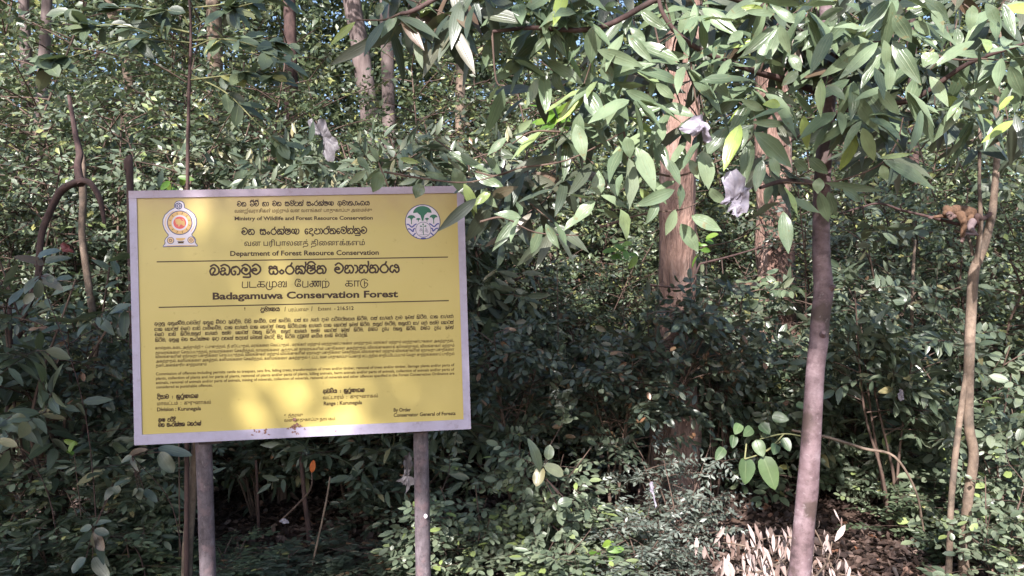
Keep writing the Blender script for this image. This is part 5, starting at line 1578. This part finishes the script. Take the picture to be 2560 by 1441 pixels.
for lab, rows in (("plant with large blue green leaves at the left edge below the liana", [((0, 1060), (72, 1062), 50), ((30, 1040), (70, 1066), 44), ((-5, 1100), (38, 1112), 26), ((10, 1050), (-30, 1070), 40)]),
                  ("plant with lilac grey leaves spreading before the liana", [((100, 690), (60, 730), 34), ((104, 690), (150, 720), 40), ((110, 660), (40, 640), 36), ((112, 655), (170, 640), 30), ((98, 700), (95, 745), 26), ((124, 690), (128, 705), 22), ((90, 650), (120, 615), 30), ((60, 760), (84, 735), 26), ((70, 720), (20, 760), 40), ((140, 700), (170, 690), 24)]),
                  ("plant with drooping lilac grey leaves low left of the left post", [((232, 1330), (188, 1372), 26), ((233, 1332), (228, 1382), 22), ((235, 1330), (255, 1375), 30), ((236, 1325), (270, 1335), 24), ((230, 1318), (198, 1325), 26), ((232, 1312), (262, 1300), 20), ((240, 1345), (258, 1400), 30), ((232, 1395), (265, 1441), 36), ((215, 1395), (180, 1430), 36), ((285, 1215), (322, 1196), 20), ((283, 1218), (262, 1248), 26), ((284, 1216), (297, 1230), 22), ((280, 1212), (258, 1196), 26)]),
                  ("plant with sagging lilac leaves under the left end of the sign", [((330, 1140), (303, 1156), 20), ((328, 1142), (335, 1172), 18), ((322, 1138), (350, 1120), 20), ((395, 1120), (470, 1135), 30), ((400, 1130), (430, 1180), 40), ((350, 1220), (348, 1250), 30), ((360, 1225), (385, 1245), 24), ((345, 1225), (325, 1240), 24)]),
                  ("plant with big pale leaves right of the right post", [((1350, 1180), (1333, 1104), 34), ((1360, 1165), (1410, 1185), 36), ((1355, 1168), (1340, 1210), 36), ((1364, 1180), (1410, 1198), 22), ((1370, 1150), (1375, 1115), 30), ((1395, 1262), (1428, 1250), 30), ((1410, 1245), (1398, 1275), 28), ((1400, 1240), (1380, 1230), 26)])):
    a = at(*rows[0][0], 3.85)
    o = thing("leafy_plant", lab, "plant", (a[0], 3.85, ground_z(a[0], 3.85)))
    mb = MB()
    mb.tube(curve([[a[0] + .18, 4.1, ground_z(a[0], 3.85) - .03], [a[0] + .12, 4.05, a[2] * .55], a], 5), np.linspace(.004, .002, 11), 5)
    for p, q, w in rows:
        mb.tube([a, at(*p, 3.85)], .002, 4)
    mb.build("stem", M['dark_bark'], o)
    mb = MB()
    for p, q, w in rows:
        b, c = at(*p, 3.85 + .05 * R.standard_normal()), at(*q, 3.8)
        mb.leaves([b], [c - b], [[.3 * R.standard_normal(), -.9, .6]], np.linalg.norm(c - b) * 1.05, w * .85 / FPX * 3.85, kind='broad' if R.random() < .4 else 'oval', res=2, fold=.3, droop=R.uniform(.05, .3), wave=.12)
    mb.build("leaves", M['hero_dark'] if 'lilac' in lab else M['lance'], o)

# dry fallen branch with pale withered leaves
o = thing("dry_branch", "fallen dry branch with withered pale pink leaves at the foot of the smooth leaning tree", "branch", at(1880, 1430, 3.9))
mb = MB()
nodes_ = []
for l in ([(1990, 1441), (1940, 1390), (1860, 1365), (1790, 1355)], [(1960, 1400), (1900, 1430), (1840, 1425)], [(2030, 1460), (2025, 1340), (2040, 1330), (2085, 1425), (2140, 1441)], [(1995, 1350), (1950, 1340), (1900, 1350)], [(2040, 1441), (2070, 1400), (2080, 1355)], [(1990, 1420), (1920, 1470), (1820, 1480)]):
    c = curve([at(a, b, 3.8 + R.uniform(-.12, .15)) for a, b in l], 6)
    mb = MB()
    mb.tube(c, np.linspace(.006, .003, len(c)), 5)
    mb.build("twig", M['tan_bark'], o)
    nodes_.append(c)
mb = MB()
P = []
for c in nodes_:
    m_ = 58 if c[:, 0].mean() < 1.4 else 7
    for q in range(m_):
        P.append(c[R.integers(0, len(c))] + np.array([.1, .08, .05]) * R.standard_normal(3))
P = np.array(P)
n = len(P)
D = np.stack([.32 * R.standard_normal(n), .35 * R.standard_normal(n), -np.ones(n)], -1)
l = R.uniform(.05, .115, n)
mb.leaves(P, D, np.stack([.6 * R.standard_normal(n), -np.ones(n), .3 * R.standard_normal(n)], -1), l, l * R.uniform(.16, .3, n), fold=.7, droop=R.uniform(-.3, .4, n), kind='lance', res=1, wave=.4)
mb.build("withered_leaves", M['dry'], o)


# ------------------------------------------------------------------ torn plastic caught in the leaves
def scrap(label, outline, Y, mat, seed, name="plastic_scrap", cat="plastic scrap", depth=.03):
    rr = np.random.default_rng(seed)
    c = np.mean([at(a, b, Y) for a, b in outline], axis=0)
    pts = np.array([at(a, b, Y) for a, b in outline])
    n = len(pts)
    fine = []
    for i in range(n):
        for t in (0, .33, .66):
            fine.append(pts[i] * (1 - t) + pts[(i + 1) % n] * t + rr.normal(0, .0025, 3))
    fine = np.array(fine)
    k = len(fine)
    rings = [1, .8, .6, .4, .2]
    v = []
    for r in rings:
        for p in fine:
            q = c + (p - c) * r
            q = q + np.array([0, depth * (noise.noise((q[0] * 28, q[2] * 28, seed)) + .6 * noise.noise((q[0] * 70, q[2] * 70, seed + 4))), 0])
            v.append(q)
    v.append(c + [0, depth * .4, 0])
    f = []
    for j in range(len(rings) - 1):
        for i in range(k):
            f.append([j * k + i, j * k + (i + 1) % k, (j + 1) * k + (i + 1) % k, (j + 1) * k + i])
    for i in range(k):
        f.append([(len(rings) - 1) * k + i, (len(rings) - 1) * k + (i + 1) % k, len(v) - 1, len(v) - 1])
    mb = MB()
    v = np.array(v)
    mb.add(v, f)
    m2 = len(v)
    mb.add(v + [0, .0012, 0], [[a, d, c_, b] if c_ != d else [a, c_, b, b] for a, b, c_, d in f])
    o = mb.build(name, M[mat])
    me = o.data
    return tag(o, label, cat)


scrap("crumpled white plastic scrap hanging on a twig among the bright cinnamon leaves", [(1698, 322), (1735, 290), (1755, 288), (1768, 310), (1770, 330), (1782, 350), (1770, 358), (1752, 330), (1735, 342), (1718, 335)], 2.62, 'plastic', 1)
scrap("torn white plastic bag dangling below the bright cinnamon leaves", [(1806, 455), (1818, 430), (1840, 424), (1858, 440), (1862, 468), (1878, 470), (1874, 500), (1868, 530), (1842, 545), (1828, 535), (1850, 520), (1856, 490), (1846, 488), (1836, 520), (1818, 530), (1832, 500), (1830, 492), (1818, 512), (1802, 510), (1815, 492)], 2.6, 'plastic', 2)
scrap("torn whitish plastic strip caught in the shrub above the sign", [(769, 302), (778, 296), (790, 312), (800, 300), (814, 298), (818, 318), (830, 340), (840, 345), (850, 372), (838, 380), (836, 402), (820, 405), (806, 385), (812, 370), (806, 345), (795, 335), (780, 335), (775, 318)], 5.6, 'grey_plastic', 3)
scrap("greyish torn plastic film clinging beside the right sign post", [(1012, 1140), (1024, 1132), (1030, 1150), (1032, 1165), (1026, 1175), (1024, 1190), (1038, 1196), (1040, 1210), (1026, 1215), (1014, 1238), (1018, 1216), (1006, 1214), (1002, 1206), (986, 1204), (1004, 1198), (1012, 1180), (1008, 1160)], 3.75, 'grey_plastic', 4)
scrap("small white scrap lying on a twig under the sign", [(700, 1302), (710, 1296), (720, 1300), (722, 1309), (708, 1309)], 4.58, 'plastic', 5, depth=.01)
scrap("white plastic scrap low on the fine-leaved shrub by the stout tree", [(1622, 1208), (1632, 1204), (1634, 1226), (1642, 1262), (1638, 1270), (1632, 1240), (1626, 1228)], 3.95, 'plastic', 6, depth=.02)
scrap("little white plastic scrap hanging in the shrub between the two right trees", [(2244, 984), (2252, 972), (2260, 980), (2258, 1000), (2250, 1002)], 4.6, 'plastic', 8, depth=.02)
scrap("dark pinkish red plastic scrap in the leaves beside the liana", [(150, 610), (160, 605), (180, 620), (187, 632), (170, 630), (158, 632)], 4.6, 'red_plastic', 7, depth=.02)


# ------------------------------------------------------------------ unseen trees on the camera's side of the track, crowns shaped to shade chosen spots
def make_canopy():
    e1 = nrm(np.cross([0, 0, 1.0], SUN_D))
    e2 = np.cross(SUN_D, e1)
    lit = []

    def sp(px, py, Y, r):
        p = at(px, py, Y)
        lit.append((p @ e1, p @ e2, r))
    # open gaps: where the sun comes through
    for px, py, r in ((700, 880, .03), (610, 1000, .02), (760, 1010, .0), (690, 620, .09), (620, 740, .02), (600, 550, .08), (760, 700, .02), (650, 840, .05), (880, 1040, .02), (470, 560, .02), (560, 930, -.02), (820, 900, -.06), (450, 1020, -.02), (930, 700, -.03), (640, 530, .1)):
        sp(px, py, 3.4, r)
    for px, py in ((2030, 960), (2025, 1080), (2012, 1200), (2005, 1330), (2040, 870)):
        sp(px, py, 3.2, .1)
    for px, py, r in ((1780, 160, .22), (1900, 230, .2), (1950, 120, .2), (2080, 60, .22), (2200, 120, .25), (2350, 150, .25), (2480, 130, .25), (1800, 370, .16), (1900, 420, .18), (2000, 470, .16), (2150, 430, .16), (1960, 560, .12), (1720, 330, .12), (2300, 420, .1), (2250, 240, .12),
                      (1240, 270, .08), (1090, 70, .1), (1640, 300, .06), (1230, 590, .06), (1880, 300, .14), (2540, 300, .12)):
        sp(px, py, 2.7, r * (1.5 if px > 1700 else 1.2))
    for px, py, Y, r in ((1900, 1400, 3.8, .28), (1800, 1420, 3.8, .2), (2100, 1420, 4.0, .15), (2500, 1300, 4.2, .5), (2540, 1050, 4.5, .45), (2480, 1180, 4.6, .4), (2330, 1250, 4.8, .3), (2400, 1400, 4.2, .2), (2420, 700, 4.15, .15), (2430, 1000, 4.15, .12), (2400, 530, 4.15, .12), (1500, 1380, 4.0, .14), (1640, 1380, 4.2, .2), (1700, 1350, 4.2, .2), (1400, 1350, 4.1, .18), (1300, 1300, 4.1, .15),
                         (1690, 560, 5.3, .3), (1690, 450, 5.3, .25), (1700, 250, 5.3, .2), (1650, 1200, 4.4, .2), (1420, 720, 6.5, .4), (1350, 660, 6.5, .3), (330, 250, 6.6, .5), (250, 330, 6.6, .4), (420, 330, 6.6, .4), (520, 200, 6.9, .45), (200, 200, 6.5, .3), (620, 380, 6.8, .4), (1000, 230, 6.0, .4), (1060, 160, 6.0, .35), (800, 330, 6.2, .35), (900, 400, 6.2, .3), (700, 250, 6.4, .35), (80, 480, 7.5, .3), (330, 150, 7, .6), (150, 420, 6.6, .35), (450, 420, 6.6, .35), (560, 300, 6.8, .5), (880, 250, 6.3, .45), (1120, 330, 6.3, .35), (700, 120, 8, .6), (1000, 60, 8, .5), (120, 60, 8, .6), (250, 640, 5.6, .2), (1300, 760, 6.5, .3), (1480, 620, 6.8, .35), (1790, 560, 6.5, .35), (2150, 850, 5.6, .3), (2300, 1000, 5, .3), (2350, 760, 6, .4), (2540, 560, 6, .35), (2250, 620, 6.4, .25),
                         (2250, 900, 5.2, .35), (2200, 780, 5.2, .35), (2330, 850, 5.2, .35), (2150, 950, 5.0, .2), (1960, 950, 6.0, .25), (1850, 1000, 6.2, .25), (2480, 850, 5.4, .3), (1940, 700, 7.4, .35), (1950, 560, 7.4, .3), (1760, 900, 6.0, .25), (1590, 1120, 7.5, .6), (1360, 1230, 6.5, .45), (1900, 1120, 3.9, .14), (2100, 1400, 4.5, .1)):
        sp(px, py, Y, r * 1.35)
    lit = np.array(lit)
    dark = [(at(x, y, 3.45), .1) for x in (1000, 1070, 1140) for y in (490, 590, 690, 790)] + [(at(x, y, 3.42), .06) for x in (350, 400) for y in (700, 780, 860, 940, 1020)] + [(at(2056, y, 3.25), .1) for y in range(150, 830, 55)] + [(at(x, y, 4.6), .3) for x in (60, 240, 420) for y in (950, 1120, 1290, 1430)] + [(at(x, y, 5.2), .35) for x in (620, 800, 960) for y in (1130, 1300, 1420)] + [(at(x, y, 5.6), .35) for x in (1260, 1420, 1560) for y in (880, 1000, 1120)] + [(at(x, y, 6.4), .35) for x in (2080, 2200, 2350) for y in (480, 580)]  # spots where extra leaf clusters are hung to cast shade
    # clusters over the whole sunward slab that shades the scene, kept out of the gaps
    pts = np.array([at(px, py, Y) for px in (-300, 2860) for py in (-200, 1600) for Y in (2.2, 9.5)])
    u0, u1 = (pts @ e1).min() - .5, (pts @ e1).max() + .5
    v0, v1 = (pts @ e2).min() - .5, (pts @ e2).max() + .5
    N_ = 1500
    U, V = R.uniform(u0, u1, N_), R.uniform(v0, v1, N_)
    keep = np.ones(N_, bool)
    for a, b, r in lit:
        keep &= (U - a) ** 2 + (V - b) ** 2 > (r + .33) ** 2
    # denser over the near half of the scene, loose over the far half
    U, V = U[keep], V[keep]
    lit_sign = lit[:15]
    for q in range(420):                                  # leaf clusters added to shade the board, gaps left for dapples
        p = s3(R.uniform(-.2, SW + .2), R.uniform(-.2, SHT + .2))
        a, b = p @ e1, p @ e2
        if ((lit_sign[:, 0] - a) ** 2 + (lit_sign[:, 1] - b) ** 2 > (lit_sign[:, 2] + .23) ** 2).all():
            U, V = np.append(U, a), np.append(V, b)
    dark += [(at(x, y, 5.0), .35) for x in (1280, 1400, 1520, 1620) for y in (870, 960, 1060)] + [(at(x, y, 5.2), .3) for x in (1780, 1900, 2100, 2200) for y in (1150, 1250)] + [(at(x, y, 4.4), .3) for x in (40, 150, 300, 440) for y in (1000, 1200, 1380)]
    dark += [(at(x, y, 2.9), .17) for x, y in ((1330, 420), (1300, 520), (1420, 470), (1500, 350), (1560, 420), (1450, 560), (1600, 560), (1400, 240), (1230, 500), (1300, 100), (1450, 120), (1560, 200), (1350, 300), (1500, 250), (1040, 60), (1150, 40))]
    dark += [(at(x, y, 5.0), .4) for x in (80, 240) for y in (560, 720, 860)] + [(at(x, y, 6), .4) for x in (1250, 1500, 1620) for y in (700, 820)] + [(at(x, y, 9), .6) for x in (200, 500, 800, 1100) for y in (60, 420)]
    for p, r in dark:
        for q in range(int(5 + 60 * r)):
            U = np.append(U, p @ e1 + r * R.standard_normal() * .6)
            V = np.append(V, p @ e2 + r * R.standard_normal() * .6)
    hero = lit[20:43]
    ok = ((U[:, None] - hero[None, :, 0]) ** 2 + (V[:, None] - hero[None, :, 1]) ** 2 > (hero[None, :, 2] + .3) ** 2).all(1)
    U, V = U[ok], V[ok]
    for y in (650, 700, 750, 800):                        # clusters added to keep the middle of the leaning trunk dark
        p = at(2056, y, 3.25)
        U = np.append(U, p @ e1 + .05 * R.standard_normal(7))
        V = np.append(V, p @ e2 + .05 * R.standard_normal(7))
    T_ = R.uniform(8.5, 12.5, len(U))
    C_ = e1 * U[:, None] + e2 * V[:, None] + SUN_D * T_[:, None]
    trees = [(-5.5, -4.5), (.5, -6.5), (6.0, -5.0)]
    owner = np.argmin(np.stack([np.abs(C_[:, 0] - x) + .1 * R.standard_normal(len(C_)) for x, y in trees]), axis=0)
    labs = ("unseen shade tree behind the viewer on the left, its crown shaped to place the shade", "unseen shade tree behind the viewer in the middle, its crown shaped to place the shade", "unseen shade tree behind the viewer on the right, its crown shaped to place the shade")
    for q, (x, y) in enumerate(trees):
        c = C_[owner == q]
        o = thing("unseen_shade_tree", labs[q], "tree", (x, y, ground_z(x, y)))
        mb = MB()
        top = c.mean(0)
        cc = curve([[x, y, -.1], [x + .1, y, 3], [(x * 3 + top[0]) / 4, (y * 3 + top[1]) / 4 - .5, 6], top], 6)
        mb.tube(cc, np.linspace(.25, .08, len(cc)), 12, wob=.1)
        mb.build("trunk", M['grey_bark'], o)
        mb = MB()
        for k in range(40):
            e = c[R.integers(len(c))]
            s = cc[R.integers(len(cc) // 2, len(cc))]
            mb.tube(curve([s, (s + e) / 2 + [0, 0, .2], e], 4), np.linspace(.035, .008, 9), 5)
        mb.build("limbs", M['grey_bark'], o)
        mb = MB()
        sprays(mb, c, R.standard_normal((len(c), 3)) * [1, 1, .5], 8, .3, .17, .5, 'oval', 0, face=(0, 0, 1), jit=.5)
        mb.build("crown", M['canopy'], o)


make_canopy()
